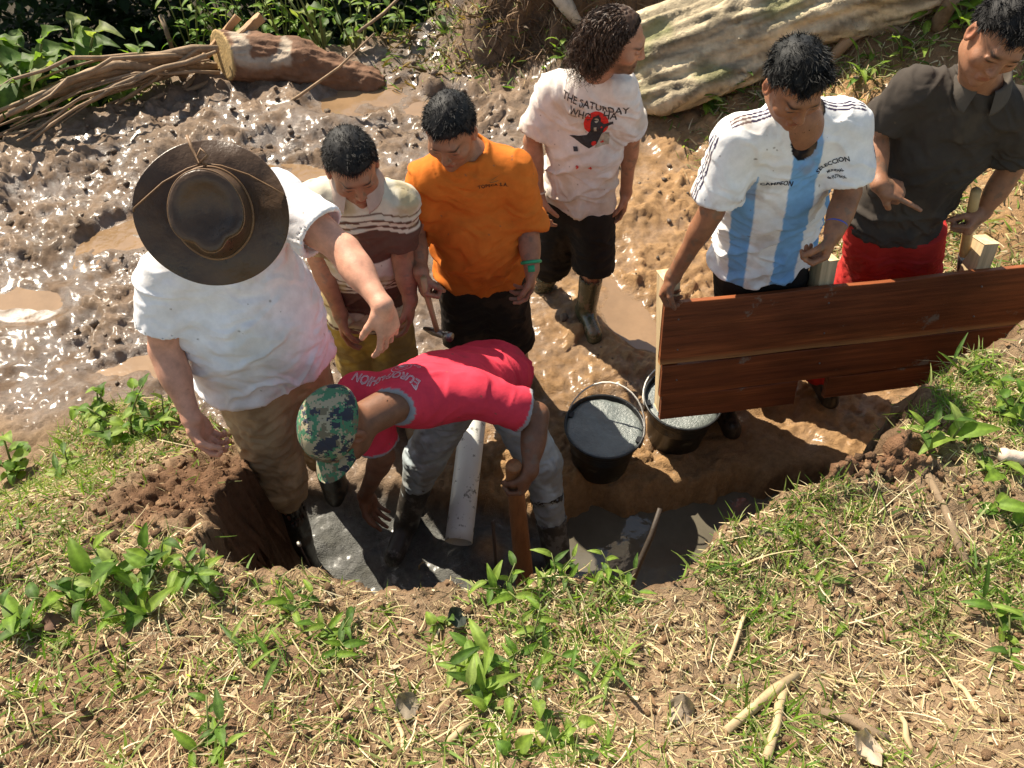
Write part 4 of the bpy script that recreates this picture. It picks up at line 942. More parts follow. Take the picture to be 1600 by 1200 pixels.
def football(v, loc, J, TL):
    a = -loc[:, 0]; h = loc[:, 2]; a = a + .02 * (h / TL - .5); wh = V(.78, .77, .76); bl = V(.19, .38, .64); st = lambda p0, p1: ss(a, p0 - .002, p0 + .002) * (1 - ss(a, p1 - .002, p1 + .002))
    rag = (h > .62 * TL) & (np.abs(loc[:, 0]) > .065 + .085 * (TL - h) / (.38 * TL)); b = ((st(-.022, .066) + st(-.165, -.112) + st(.145, .19)) * ~rag)[:, None]; c = wh * (1 - b) + bl * b
    dk = V(.035, .025, .06)
    for S_, E_ in ((J['SR'], J['ER']), (J['SL'], J['EL'])):
        for A, B, out in ((J['N'], S_, J['u']), (S_, E_, unit((S_ - J['N'])))):
            ab = B - A; t = ((v - A) @ ab) / (ab @ ab); w_ = v - A - t[:, None] * ab; g = w_ @ J['f']; o = w_ @ out
            rng_ = (t > .12 if A is J['N'] else t > -.05) & (t < (1.05 if A is J['N'] else 1.2)) & (o > .008) & (np.linalg.norm(w_, axis=1) < .12)
            arm = (t > .12) & (np.linalg.norm(w_, axis=1) < .085) & (o > -.2) if A is not J['N'] else None
            if arm is not None: c[arm & (np.abs((v - J['N']) @ J['r']) > .185)] = wh
            for k in (-.013, 0, .013): c[rng_ & (np.abs(g - .004 - k) < .0036)] = dk
    return c
football_m = person('man in a light blue and white football shirt gripping the plank form', J, skin=V(*SKIN_T) * .95, bulk=.98, armk=.95, base=(.88, 2.35, 0), hair='wavy', haircol=(.008, .008, .008), headsc=.97,
    curlR=dict(curls=(.85, .9, .95, .95), thumb=.7), curlL=dict(curls=(.85, .9, 1.0, 1.0), thumb=.9, spread=.10),
    shirt=dict(lod=.0046, colf=football, sleeve=.80, cuff=.080, hem=.06, mud=.35, muda=.35, mudc=(.32, .20, .11), off=.022, wr=.006, rib=(.012, .011, .013), ribw=1.27, vneck=True, flare=.012),
    trousers=dict(col=(.018, .016, .015), off=.022, end=.95, cuff=.06, mud=.3, muda=.4, mudc=(.07, .045, .03)), boots=dict(mat=M_bootk, h=.25))
AM = J; xd = -J['r']; yd = J['u']
decal_text(J, 'CAMPEON', at(1212, 280, 2.1), xd, yd + .0 * xd, .020, (.03, .03, .04), bend=9.0, spacing=1.05, bold=.0005)
decal_text(J, 'SELECCION', at(1299, 253, 2.1), xd + .55 * yd, yd - .55 * xd, .019, (.03, .03, .04), bend=5.0, bold=.0005)
decal_text(J, 'MUNDIAL', at(1303, 263, 2.1), xd + .55 * yd, yd - .55 * xd, .010, (.03, .03, .04), bold=.0003); decal_text(J, 'de FUTBOL', at(1304, 270, 2.1), xd + .55 * yd, yd - .55 * xd, .010, (.03, .03, .04), bold=.0003)
q = J['WL'] - unit(J['WL'] - J['EL']) * .025; fr = frame_of(J['WL'] - J['EL'])
v, f = tube([q + (fr[1] * math.cos(a) + fr[2] * math.sin(a)) * .033 for a in np.linspace(0, 2 * math.pi, 25)], .0028, 6, False); link('bracelet', new_mesh('bracelet', v - J['base'], f, mat('blue cord', (.04, .07, .35), .5)), football_m)

# ---------- 6: man in the dark polo and red trousers
J = dict(SR=at(1445, 128, 2.38), SL=at(1595, 160, 2.32), P=at(1408, 318, 2.46), C=at(1560, 60, 2.20))
c0 = (J['SR'] + J['SL']) / 2; dv = unit(J['SL'] - J['SR']); J['SR'] = c0 - dv * .170; J['SL'] = c0 + dv * .170; J['N'] = c0 + V(.01, .0, .04)
J['ER'] = at(1366, 205, 2.44); J['WR'] = at(1374, 288, 2.26); J['EL'] = at(1580, 262, 2.36); J['WL'] = at(1536, 332, 2.34)
J['hu'] = V(.16, -.32, .93); J['hf'] = V(-.12, -.88, -.42)
J['handR'] = ((.9, -.15, -.25), (.1, .35, -.9), (.1, -.6, .6)); J['handL'] = ((-.55, -.45, -.6), (-.6, .7, -.1), (.1, -.6, .75))
J['KR'] = at(1358, 420, 2.56); J['KL'] = at(1425, 420, 2.56); J['AR'] = V(1.18, 2.55, .14); J['AL'] = V(1.45, 2.5, .14); J['tR'] = (0, -1); J['tL'] = (.2, -1)
dark_polo = person('young man leaning in a dark faded polo shirt and red trousers, pointing with one finger', J, skin=V(*SKIN_M) * .88, bulk=.90, armk=.95, base=(1.35, 2.5, .05), hair='wavy', haircol=(.010, .009, .009), headsc=1.0,
    curlR=dict(curls=(.06, 1.2, 1.35, 1.4), thumb=.8, tcurl=.9), curlL=dict(curls=(1.1, 1.15, 1.2, 1.25), thumb=1.0),
    shirt=dict(col=(.052, .043, .036), sleeve=.72, cuff=.074, hem=.11, mud=.35, muda=.35, mudc=(.11, .085, .06), off=.018, wr=.008, flare=.004, foldang=.7),
    trousers=dict(col=(.40, .030, .026), off=.034, end=.95, cuff=.07, mud=.15, muda=.3, mudc=(.20, .06, .04), wr=.011), boots=dict(mat=M_bootk, h=.25))
collar(J, (.085, .072, .060), gap=.38); PM = J
decal_poly(J, [circ(0, 0, .010, .013, 12), circ(.004, .014, .007, .006, 8), [(-.006, -.012), (.010, -.010), (.008, -.022), (-.004, -.022)]], at(1564, 182, 2.2), -J['r'], J['u'], (.30, .36, .30), 'badge')

M_bootm = mat('cement-smeared rubber', (.050, .042, .034), .42, .3, 12, 60, .002, mud=.5, mudscale=11, mudcol=(.15, .14, .12))
# ---------- 7: man bent over in the red t-shirt and camouflage cap
J = dict(SR=V(-.50, 1.60, 1.03), SL=V(-.135, 1.60, 1.045), P=V(-.12, 1.93, .74), N=V(-.345, 1.54, 1.085), C=at(528, 668, 1.40))
J['ER'] = at(598, 712, 1.56); J['WR'] = at(570, 775, 1.62); J['EL'] = at(838, 648, 1.62); J['WL'] = at(828, 735, 1.46)
J['hu'] = V(-.60, -.55, .45); J['hf'] = V(-.32, -.62, -.70)
J['handR'] = ((.20, -.1, -1), (.75, -.5, .1), (.5, -.9, .1)); J['handL'] = ((-.22, -.28, -.9), (-.85, .45, .1), (-.1, -.75, .6))
J['HR'] = V(-.21, 1.92, .67); J['HL'] = V(-.02, 1.94, .67)
J['KR'] = at(664, 715, 1.86); J['KL'] = at(845, 725, 1.82); J['AR'] = at(634, 812, 1.78); J['AL'] = at(876, 892, 1.56)
J['tR'] = (-.30, -1, -.10); J['tL'] = (.2, -1)
TS = at(700, 600, 1.6)
red_m = person('man bending double in a pink-red t-shirt and a camouflage cap', J, skin=V(*SKIN_D) * .95, bulk=.92, armk=.98, base=(-.1, 1.8, -.16), hair='hidden', legk=.95, headsc=1.08,
    curlR=dict(curls=(.35, .45, .55, .6), thumb=.5), curlL=dict(curls=(1.0, 1.1, 1.15, 1.2), thumb=1.1, tcurl=1.0),
    shirt=dict(col=(.62, .045, .075), sleeve=.80, cuff=.066, cuffc=(.30, .30, .31), hem=.10, mud=.1, muda=.3, mudc=(.25, .06, .06), off=.022, wr=.004, necks=.90, rib=(.27, .28, .30), ribw=1.20, foldang=.2),
    trousers=dict(col=(.36, .41, .43), off=.016, end=.52, cuff=.036, mud=.5, muda=.5, mudc=(.17, .14, .10), wr=.008), boots=dict(mat=M_bootm, h=.36, rt=.074))
RM = J; xd = J['r']; yd = J['u']
decal_text(J, 'EUROFASHION', at(602, 578, 1.62), xd, yd, .043, (.62, .50, .52), narrow=.80, bold=.0012)
decal_text(J, 'EUROFASHION', at(602, 578, 1.62), xd, yd, .043, (.60, .05, .08), narrow=.80, bold=-.0012, lift=.0026, name='lettering_fill')
decal_poly(J, ringpoly(0, 0, .030, .0325) + ringpoly(0, 0, .018, .020) + [circ(0, 0, .010, .008, 12), [(-.012, -.006), (.012, -.004), (.010, -.012), (-.010, -.012)]], at(626, 549, 1.68), xd, yd, (.60, .40, .44), 'crest')
decal_text(J, 'GUATEMALA', at(640, 541, 1.70), xd, yd, .016, (.60, .40, .44), bend=-14, lift=.002)
def camo_mat():
    m = bpy.data.materials.new('digital camouflage'); t, b, o = nodes_of(m); c = t.nodes.new('ShaderNodeTexCoord')
    sn = t.nodes.new('ShaderNodeVectorMath'); sn.operation = 'SNAP'; sn.inputs[1].default_value = (.0045, .0045, .0045); t.links.new(c.outputs['Object'], sn.inputs[0])
    fine = tnoise(t, 60, 2, .6, sn.outputs[0]); 
    def lay(sc, th, off):
        mp = t.nodes.new('ShaderNodeMapping'); mp.inputs['Location'].default_value = (off, off, off); t.links.new(sn.outputs[0], mp.inputs[0])
        n = tnoise(t, sc, 3, .75, mp.outputs[0]); return ramp(t, n, th, th + .004)
    col = mixrgb(t, (.29, .245, .155), (.045, .15, .075), lay(15, .51, 3)); col = mixrgb(t, col, (.13, .105, .06), lay(20, .55, 7)); col = mixrgb(t, col, (.022, .024, .038), lay(19, .555, 11))
    t.links.new(col, b.inputs['Base Color']); b.inputs['Roughness'].default_value = .85; bump(t, b, tnoise(t, 500, 3), .0003); return m
M_camo = camo_mat()
def cap_hat(J, root):
    C, M, sc = J['C'], J['M'], J['hsc']; hr, hf, hu = M; base = J['base']; G = Field(); M1 = M; T = lambda x, y, z: C + hr * x + hf * y + hu * z
    G.ell(T(0, -.012, .040), M, (.088, .106, .088), .02); G.ell(T(0, -.012, .030), M, (.090, .108, .060), .03); G.plane(T(0, 0, .012), -hu)
    G.ell(T(0, -.012, .032), M, (.083, .101, .084), .003, True)
    v, f = mesh_field(G, C - .16, C + .2, .0034); n = vnormals(v, f); L = (v - C) @ M.T
    ang = np.arctan2(L[:, 0], L[:, 1] + .012); seam = np.minimum(np.abs((ang / (math.pi / 3)) % 1 - .5) * 2, 1); v = v + n * ((fbm(v * 20, 3, 2) - .5) * .007 - .0015 * (seam > .94))[:, None]
    cp = link('cap', new_mesh('cap', v - base, f, M_camo), root)
    v = []; f = []; nu, nv = 22, 10
    for side in (0, 1):
        for i in range(nu + 1):
            a = -1.15 + 2.3 * i / nu
            for j in range(nv + 1):
                k = j / nv; x0 = .086 * math.sin(a); y0 = -.012 + .106 * math.cos(a); ext = .078 * (math.cos(a * 1.18) ** .55 if abs(a * 1.18) < 1.55 else 0)
                y = y0 + ext * k; z = .018 - .010 * k - .30 * x0 * x0 / .09 - .012 * k * k - side * .004; v.append(T(x0 * (1 + .04 * k), y, z) - base)
    m = (nu + 1) * (nv + 1)
    for s_ in (0, 1):
        for i in range(nu):
            for j in range(nv): q = s_ * m + i * (nv + 1) + j; ff = (q, q + nv + 1, q + nv + 2, q + 1); f.append(ff if s_ else ff[::-1])
    for i in range(nu): q = i * (nv + 1) + nv; f.append((q, q + nv + 1, m + q + nv + 1, m + q))
    link('visor', new_mesh('visor', np.array(v), f, M_camo), cp)
    v, f = tube([T(.089 * math.sin(a), -.012 + .107 * math.cos(a), .018 ) - base for a in np.linspace(0, 2 * math.pi, 61)], .0022, 6, False); link('cap_band', new_mesh('cap_band', v, f, M_camo), cp)
    v, f = lathe([(.0, .006), (.005, .005), (.007, .001), (.007, -.002)], 12); v = np.array([T(0, -.012, .126) + hr * a + hf * b + hu * c - base for a, b, c in v]); link('button', new_mesh('button', v, f, M_camo), cp)
cap_hat(J, red_m)
# close-cropped hair showing below the cap
G = Field(); G.ell(J['C'] + J['M'].T @ V(0, -.014, .030), J['M'], (.0785, .0965, .085), .01); G.plane(J['C'] + J['M'][2] * .02, J['M'][2]); G.plane(J['C'] - J['M'][2] * .052, -J['M'][2]); G.plane(J['C'] + J['M'][1] * .0, J['M'][1])
v, f = mesh_field(G, J['C'] - .15, J['C'] + .15, .004); link('hair', new_mesh('hair', v - J['base'], f, M_hair, np.tile(V(.012, .011, .011), (len(v), 1))), red_m)
# ------------------------------------------------------------------ things on the ground
def onground(px, py, y0=.2, y1=9.0):
    """first point of the terrain seen along the ray of a pixel"""
    D = ray(px, py); ys = np.linspace(y0, y1, 700); t = ys / D[1]; z = CAMZ + D[2] * t; x = D[0] * t
    g = terrain(x, ys, False)[0]; h = np.nonzero(z < g)[0]; i = h[0] if len(h) else len(ys) - 1
    return V(x[i], ys[i], g[i])
def wood_mat(name, rough, bsc, bd):
    return mat(name, None, rough, .45, 3, 6, .0012, spec=.35, aniso=(.9, 9, 22))
M_board = mat('sawn reddish hardwood', None, .55, .5, 3, 6, .002, mud=.12, mudscale=5, mudcol=(.22, .17, .12), spec=.3, aniso=(.9, 9, 22)); M_pale = wood_mat('pale sawn softwood', .7, 6, .001)
def plank(name, a, b, th, h, up, m, colf, parent=None, nx=40, nz=10, label=None):
    a = np.asarray(a, float); b = np.asarray(b, float); d, s, u = frame_of(b - a, up); L = np.linalg.norm(b - a); v = []; f = []
    ring = [(-th / 2, -h / 2 + h * k / nz) for k in range(nz + 1)] + [(th / 2, h / 2 - h * k / nz) for k in range(nz + 1)]; m_ = len(ring); ph = random.random() * 9
    for i in range(nx + 1):
        x = L * i / nx
        for (y, z) in ring: v.append((x, y + .004 * math.sin(x * 2.1 + ph), z + .003 * math.sin(x * 3.3 + ph) + .0018 * math.sin(x * 11 + ph)))
    for i in range(nx):
        for k in range(m_): k2 = (k + 1) % m_; f.append((i * m_ + k, i * m_ + k2, (i + 1) * m_ + k2, (i + 1) * m_ + k))
    for i0, rev in ((0, True), (nx * m_, False)):
        for k in range(nz): q = (i0 + k, i0 + k + 1, i0 + m_ - 2 - k, i0 + m_ - 1 - k); f.append(q if rev else q[::-1])
    v = np.array(v); c = colf(v, L, h)
    o = link(name, new_mesh(name, v, f, m, c, smooth=False), parent); M4 = Matrix([[*c4] for c4 in np.column_stack([d, s, u, a])] + [[0, 0, 0, 1]])
    o.matrix_local = (Matrix.Translation(parent.location).inverted() @ M4) if parent is not None else M4
    bv = o.modifiers.new('bevel', 'BEVEL'); bv.width = .002; bv.segments = 1; bv.limit_method = 'ANGLE'
    if label: o['label'] = label
    return o
def redwood(v, L, h, sap=(-.5, -.36)):
    z = v[:, 2] / h; g = fbm(np.stack([v[:, 0] * 1.3, z * 7 * h / .26, v[:, 1] * 10], 1), 4, 8)[:, None]
    g2 = fbm(np.stack([v[:, 0] * 5, v[:, 2] * 12], 1), 4, 18)[:, None]
    c = V(.105, .027, .011) * (1 - g) * 1.15 + V(.31, .095, .028) * g * 1.1; c = c * (.55 + .8 * g2)
    e = (ss(z, sap[1], sap[0]) * (np.abs(z) < .6))[:, None] if sap else 0; return c * (1 - e) + V(.50, .27, .10) * e
TL0 = at(1034, 474, 2.11); TR0 = at(1720, 402, 2.40); BL0 = at(1031, 655, 1.97); upv = unit(TL0 - BL0); dv = unit(TR0 - TL0); H0 = np.linalg.norm(TL0 - BL0)
form = empty('plank_form', tuple(BL0), 'long red-brown wooden formwork panel of nailed planks held upright by the workers', 'formwork')
bpy.context.view_layer.update()
h1, h2, h3 = H0 * .50, H0 * .275, H0 * .215; Lf = np.linalg.norm(TR0 - TL0)
rows = (('plank', 0, Lf, h1, h1 / 2, 0, (-.5, -.40)), ('plank', 0, Lf, h2, h1 + h2 / 2 + .002, .003, None), ('plank', 0, .565, h3, h1 + h2 + h3 / 2 + .004, -.002, None), ('plank', .70, 1.25, h3 * .9, h1 + h2 + h3 * .45 + .004, -.001, None))
nrm = unit(np.cross(dv, upv))
for nm, x0, x1, hh, dn, off, sap in rows:
    plank(nm, TL0 + dv * x0 - upv * dn + nrm * off, TL0 + dv * x1 - upv * dn + nrm * off, .024, hh - .002, upv, M_board, lambda v, L, h, sap=sap: redwood(v, L, h, sap), form)
pale = lambda v, L, h: V(.62, .47, .27) * (.8 + .35 * fbm(np.stack([v[:, 0] * 3, v[:, 1] * 40, v[:, 2] * 40], 1), 3, 3))[:, None]
if nrm[1] < 0: nrm = -nrm
for x0, top, bot, tilt in ((.012, .085, H0 - .01, 0), (.60, .095, h1 + h2 * .9, .02), (1.21, .10, H0 * .9, .06)):
    p0 = TL0 + dv * (x0 + .03) + nrm * (.024 / 2 + .045) ; plank('post', p0 - upv * bot, p0 + upv * top + dv * tilt, .085, .062, dv, M_pale, pale, form, 4, 2)
# nails
for x0 in (.04, .63, 1.26):
    for dn in (h1 * .25, h1 * .75, h1 + h2 * .5):
        q = TL0 + dv * (x0 + .02) - upv * dn - nrm * .013; v, f = tube([q, q - nrm * .003], .004, 6); link('nail', new_mesh('nail', v - BL0, f, mat('nail steel', (.2, .19, .18), .4, metal=.8) if 'nail steel' not in bpy.data.materials else bpy.data.materials['nail steel']), form)

# buckets of wet concrete
M_bucket = mat('black plastic', (.012, .013, .014), .38, .3, 10, 50, .001, mud=.30, mudscale=14, mudcol=(.12, .125, .12)); M_wire = mat('steel wire', (.62, .60, .55), .4, .2)
M_conc = mat('wet concrete', (.145, .165, .155), .30, .3, 12, 70, .006, spec=.6, coat=.3)
def bucket(c, label, z, rot, hz):
    r = empty('bucket', (c[0], c[1], z), label, 'bucket', 'black buckets of concrete'); r.rotation_euler = (0, 0, rot); H = .27
    v, f = lathe([(0, 0), (.118, 0), (.124, .006), (.150, H * .80), (.155, H * .805), (.155, H * .86), (.152, H * .865), (.163, H - .012), (.172, H - .010), (.174, H), (.170, H + .003), (.163, H), (.158, H - .03), (.145, H * .6)], 48); link('pail', new_mesh('pail', v, f, M_bucket), r)
    n = 40; v = [(0, 0, H - .012)]; f = []
    R = 14
    for i in range(1, R + 1):
        for k in range(n): a = 2 * math.pi * k / n; q = .161 * i / R; x = q * math.cos(a); y = q * math.sin(a); v.append((x, y, H - .014 + .010 * (float(fbm(np.array([[x * 18 + c[0] * 9, y * 18]]), 3, 5)[0]) - .5) * 2 + (.0 if i < R else -.006)))
    for k in range(n): f.append((0, 1 + k, 1 + (k + 1) % n))
    for i in range(R - 1):
        for k in range(n): k2 = (k + 1) % n; f.append((1 + i * n + k, 1 + (i + 1) * n + k, 1 + (i + 1) * n + k2, 1 + i * n + k2))
    link('concrete', new_mesh('concrete', v, f, M_conc), r)
    pts = []
    for t in np.linspace(0, math.pi, 17): pts.append(V(.172 * math.cos(t), .205 * math.sin(t) * math.sin(hz), H - .02 + .205 * math.sin(t) * math.cos(hz)))
    v, f = tube(pts, .0036, 6); link('handle', new_mesh('handle', v, f, M_wire), r)
    for sx in (-1, 1): v, f = beam((sx * .158, 0, H - .045), (sx * .158, 0, H - .005), .03, .028, (1, 0, 0), .003); link('ear', new_mesh('ear', v, f, M_bucket, smooth=False), r)
    return r
b1 = atz(945, 664, .27); bucket(b1, 'black bucket brim-full of wet grey concrete, left of the plank form in the open', -.005, -.45, .62)
b2 = atz(1068, 622, .27); bucket(b2, 'black bucket of concrete partly hidden beneath the lower left corner of the plank form', -.005, .1, 1.45)

# pipes
def pipe(a, b, R, m, name, label, cat):
    a = np.asarray(a); b = np.asarray(b); v, f = tube([a + (b - a) * t for t in np.linspace(0, 1, 14)], R, 28, False); vi, fi = tube([a + (b - a) * t for t in (0, 1)], R * .93, 28, False); n = len(v)
    fs = f + [q_[::-1] for q_ in [tuple(i + n for i in q) for q in fi]]
    for k in range(28): k2 = (k + 1) % 28; fs.append((k2, k, n + k, n + k2)); fs.append((13 * 28 + k, 13 * 28 + k2, n + 28 + k2, n + 28 + k))
    r = empty(name, tuple((a + b) / 2), label, cat); link('pipe_wall', new_mesh('pipe_wall', np.concatenate([v, vi]) - (a + b) / 2, fs, m), r); return r
M_pvc = mat('white plastic pipe', (.74, .74, .70), .35, .08, 6, 60, .0004, mud=.26, mudscale=26, mudcol=(.22, .22, .19))
pa, pb = at(741, 640, 2.24), at(718, 836, 1.68); pipe(pa, pb + unit(pb - pa) * .03, .058, M_pvc, 'drain_pipe', 'white plastic pipe sloping down into the wet concrete between the bent man\'s legs', 'pipe')
M_pvcm = mat('mud-coated pipe', (.40, .30, .17), .6, .3, 6, 60, .003, mud=.6, mudcol=(.24, .16, .08))
pipe(at(562, 762, 2.0), at(650, 772, 2.0), .050, M_pvcm, 'muddy_pipe', 'mud-coated pipe lying sideways behind the camouflage cap', 'pipe')

# tools and rods
M_hw = mat('worn handle wood', (.30, .13, .050), .5, .4, 3, 60, .0015, aniso=(14, 14, 2)); M_steel = mat('worn steel', (.25, .24, .22), .35, .3, metal=.85)
gd, gn = unit(V(-.22, -.28, -.9)), unit(V(-.85, .45, .1)); hc = RM['WL'] + gd * .078 + gn * .034; he = V(hc[0] + .06, 1.36, -.16); d_ = unit(he - hc); hl = hc - d_ * .075
t = empty('wooden_stake', tuple(he), 'flat red-brown wooden stake gripped by the bent man\'s hand beside his boot', 'stake')
F_ = Field(); sd_ = unit(np.cross(d_, (0, 1, 0))); Mx = np.array([d_, sd_, np.cross(d_, sd_)]); F_.ecap(hl, he, .028, .040, np.cross(d_, sd_), .62, .01); v, f = mesh_field(F_, np.minimum(hl, he) - .07, np.maximum(hl, he) + .07, .006); link('shaft', new_mesh('shaft', v - he, f, M_hw), t)
v, f = lathe([(.0, 0), (.03, 0), (.034, .008), (.03, .02), (0, .022)], 16); link('butt', new_mesh('butt', v * .8 + (hl - he) + V(0, 0, .01), f, M_hw), t)
wr = OM['WR'] + unit(V(.1, -.45, -.9)) * .075 + V(.01, -.012, 0); h0 = wr + V(-.005, .0, .08); h1_ = wr + V(.030, -.03, -.17)
t = empty('hammer', tuple(h1_), 'steel hammer with a wooden handle hanging from the orange-shirted man\'s hand', 'hammer')
v, f = tube([h0, wr, (wr + h1_) / 2, h1_], [.014, .016, .013, .013], 10, squash=.75); link('handle', new_mesh('handle', v - h1_, f, mat('ash wood', (.42, .26, .13), .5)), t)
hd = V(.9, -.55, .15); hd = unit(hd); v, f = tube([h1_ - hd * .065, h1_ - hd * .02, h1_ + hd * .02, h1_ + hd * .035, h1_ + hd * .038, h1_ + hd * .062], [.007, .016, .016, .013, .019, .019], 14); link('hammer_head', new_mesh('hammer_head', v - h1_, f, M_steel), t)
g0 = at(1516, 345, 2.36); gt = at(1530, 250, 2.30); up_ = unit(gt - at(1496, 430, 2.50)); t = empty('shovel', tuple(g0 - up_ * .62), 'long-handled shovel with a pale wooden shaft held by the man in the dark polo', 'shovel')
bz = g0 - up_ * .62
v, f = tube([g0 + up_ * .19, g0, g0 - up_ * .2, g0 - up_ * .30], [.017, .019, .019, .017], 12); link('handle', new_mesh('handle', v - bz, f, mat('pale ash shaft', (.55, .36, .15), .45)), t)
v, f = tube([g0 - up_ * .24, g0 - up_ * .36 + V(.0, -.02, 0), g0 - up_ * .44 + V(0, -.015, 0)], [.021, .022, .012], 12); link('socket', new_mesh('socket', v - bz, f, M_steel), t)
v = []; f = []
for i in range(9):
    for j in range(9): a = -1 + 2 * j / 8; k = i / 8; wd = .11 * (1 if k < .55 else math.sqrt(max(0, 1 - ((k - .55) / .47) ** 2))); q = g0 - up_ * (.42 + .26 * k); v.append(q + V(1, .05, 0) * a * wd + V(0, -1, 0) * (.022 - .045 * a * a) - bz)
for i in range(8):
    for j in range(8): q = i * 9 + j; f.append((q, q + 1, q + 10, q + 9))
bl = link('blade', new_mesh('blade', v, f, M_steel), t); so_ = bl.modifiers.new('thick', 'SOLIDIFY'); so_.thickness = .003
def stickthing(name, pts, rad, m, label, cat, group=None, n=7, jit=.12):
    b = np.asarray(pts[0], float); v, f = tube(pts, rad, n, jitter=jit); return tag(link(name, new_mesh(name, v - b, f, m), None, tuple(b)), label, cat, group)
M_rust = mat('rusty rod', (.10, .065, .045), .7, .3); M_tip = mat('pale rod', (.62, .58, .50), .5)
M_bark = mat('grey-brown bark', (.20, .14, .085), .85, .5, 12, 50, .004); M_dry = mat('dry stem', (.46, .34, .19), .75, .4, 14, 60, .001); M_darkstick = mat('dark wet stick', (.045, .032, .022), .6, .4)
a = at(467, 850, 1.40); b = V(a[0] + .05, 1.36, -.15); t = empty('thin_rod', tuple(b), 'thin metal rod with a white tip standing at the left end of the trench', 'rod')
v, f = tube([b, a], .0035, 6); link('rod', new_mesh('rod', v - b, f, M_rust), t); v, f = tube([a - unit(a - b) * .008, a + unit(a - b) * .006], .008, 8); link('tip', new_mesh('tip', v - b, f, M_tip), t)
a = at(770, 815, 1.55); stickthing('iron_rod', [V(a[0] + .01, 1.55, -.18), a], .0065, M_rust, 'short dark iron rod upright in the concrete right of the white pipe', 'rod')
a = at(1033, 790, 1.33); b = at(998, 880, 1.20); stickthing('stick', [b - (a - b) * 1.4, b, (a + b) / 2 + V(.006, 0, 0), a - (a - b) * .05], [.011, .010, .009, .008], M_darkstick, 'dark wet stick with a pale broken top leaning in the trench water', 'stick')
a = onground(655, 892); stickthing('twig', [a - V(0, 0, .02), a + V(.004, 0, .03), a + V(.02, 0, .055), a + V(.035, 0, .058)], [.0035, .0035, .003, .002], M_dry, 'small curled brown twig sticking up from the near lip of the trench', 'twig')

# ------------------------------------------------------------------ fallen wood
def logmesh(segs, h, m, colf, wr=.03):
    F_ = Field()
    for a_, b_, r1, r2, k_ in segs: F_.cap(a_, b_, r1, r2, k_)
    P_ = np.concatenate([[s[0], s[1]] for s in segs]); R_ = max(max(s[2], s[3]) for s in segs) + .08
    return F_, P_.min(0) - R_, P_.max(0) + R_
cA = onground(1030, 160) + V(0, .12, .15); B = onground(1190, 118) + V(0, .2, .22); C_ = onground(1395, 48) + V(0, .2, .20); D_ = C_ + (C_ - B) * .8; A = cA
fr_ = onground(1000, 168); up1 = B + V(-.55, .25, .16)
F_, lo, hi = logmesh([(A, B, .20, .27, .1), (B, C_, .27, .25, .1), (C_, D_, .25, .22, .1), (fr_ + V(-.20, -.02, .05), A + V(.0, -.24, -.05), .05, .085, .03), (A + V(.0, -.24, -.05), B + V(.1, -.14, -.10), .085, .15, .03), (A + V(-.12, .22, .14), B + V(-.1, .05, .03), .13, .24, .12)], .02, None, None)
v, f = mesh_field(F_, lo, hi, .022); n = vnormals(v, f); ax = unit(C_ - A); al = v @ ax; fs_ = frame_of(ax); bend_ = .25 * fbm(v * 1.5, 2, 3); L2 = np.stack([al * 1.0, (v @ fs_[1] + bend_) * 15, (v @ fs_[2] + bend_) * 15], 1)
rg = fbm(L2, 4, 5); v = v + n * ((ss(rg, .3, .68) - .5) * .050 + (fbm(L2 * 2.6, 3, 9) - .5) * .022 + (fbm(v * 2.2, 2, 31) - .5) * .05)[:, None]
c = V(.50, .41, .27) * (.42 + .85 * ss(fbm(L2 * 2.2, 4, 6), .32, .66))[:, None] * (.7 + .5 * fbm(v * 4, 3, 16))[:, None]; ms = ss(fbm(v * 3, 4, 55), .52, .66)[:, None] * ss(n[:, 2:3], .1, .6) * .6; c = c * (1 - ms) + V(.14, .16, .05) * ms
lg = empty('fallen_trunk', tuple(B), 'massive pale weathered tree trunk lying across the slope behind the men', 'tree trunk'); link('trunk', new_mesh('trunk', v - B, f, mat('weathered trunk', None, .8, .35, 9, 40, .012, spec=.2), c), lg)
A = at(346, 86, 5.42); B = at(470, 98, 5.40); C_ = at(575, 112, 5.36) + V(0, 0, -.12); F_ = Field(); F_.cap(A - (B - A) * .3, B, .170, .150, .03).cap(B, C_, .150, .13, .03); cn_ = unit(unit(A - B) + V(.0, -.75, .15)); F_.plane(A, cn_)
v, f = mesh_field(F_, A - .3, C_ + .3, .012); n = vnormals(v, f); cutf = (np.abs((v - A) @ cn_) < .012)[:, None]; v = v + n * (((fbm(v * V(5, 14, 14), 4, 5) - .5) * .07 + (fbm(v * V(14, 40, 40), 3, 6) - .5) * .025)[:, None] * ~cutf)
pl = ss(fbm(v * 7, 4, 8), .55, .62)[:, None] * ss(v[:, 2:3] - A[2], -.05, .05); c = V(.17, .085, .045) * (.6 + .8 * fbm(v * 18, 4, 3))[:, None]; c = c * (1 - pl * .7) + V(.50, .42, .32) * pl * .7
q = v - A; rr = np.linalg.norm(q, axis=1)[:, None]; face = V(.56, .38, .16) * (.85 + .25 * np.sin(rr * 260)); c = np.where(cutf, face, c)
lg = empty('sawn_log', tuple(A), 'sawn red-barked log end with a yellow cut face at the edge of the mud', 'log'); link('log_body', new_mesh('log_body', v - A, f, mat('log bark', None, .85, .3, 12, 40, .006), c), lg)
for (p1, p2, wd, lb) in (((318, 92), (372, 26), .05, 'short split timber leaning against the left side of the sawn log'), ((375, 58), (408, 26), .07, 'stubby orange split timber poking up behind the sawn log')):
    a = at(*p1, 5.45); b = at(*p2, 5.6); v, f = beam(a, b, wd, wd * .55, (0, 1, .3), .004, 6, .008); tag(link('split_timber', new_mesh('split_timber', v - a, f, mat('split timber', (.46, .27, .13), .7, .4, 5, 50, .003), smooth=False), None, tuple(a)), lb, 'timber')
random.seed(21); heap = []
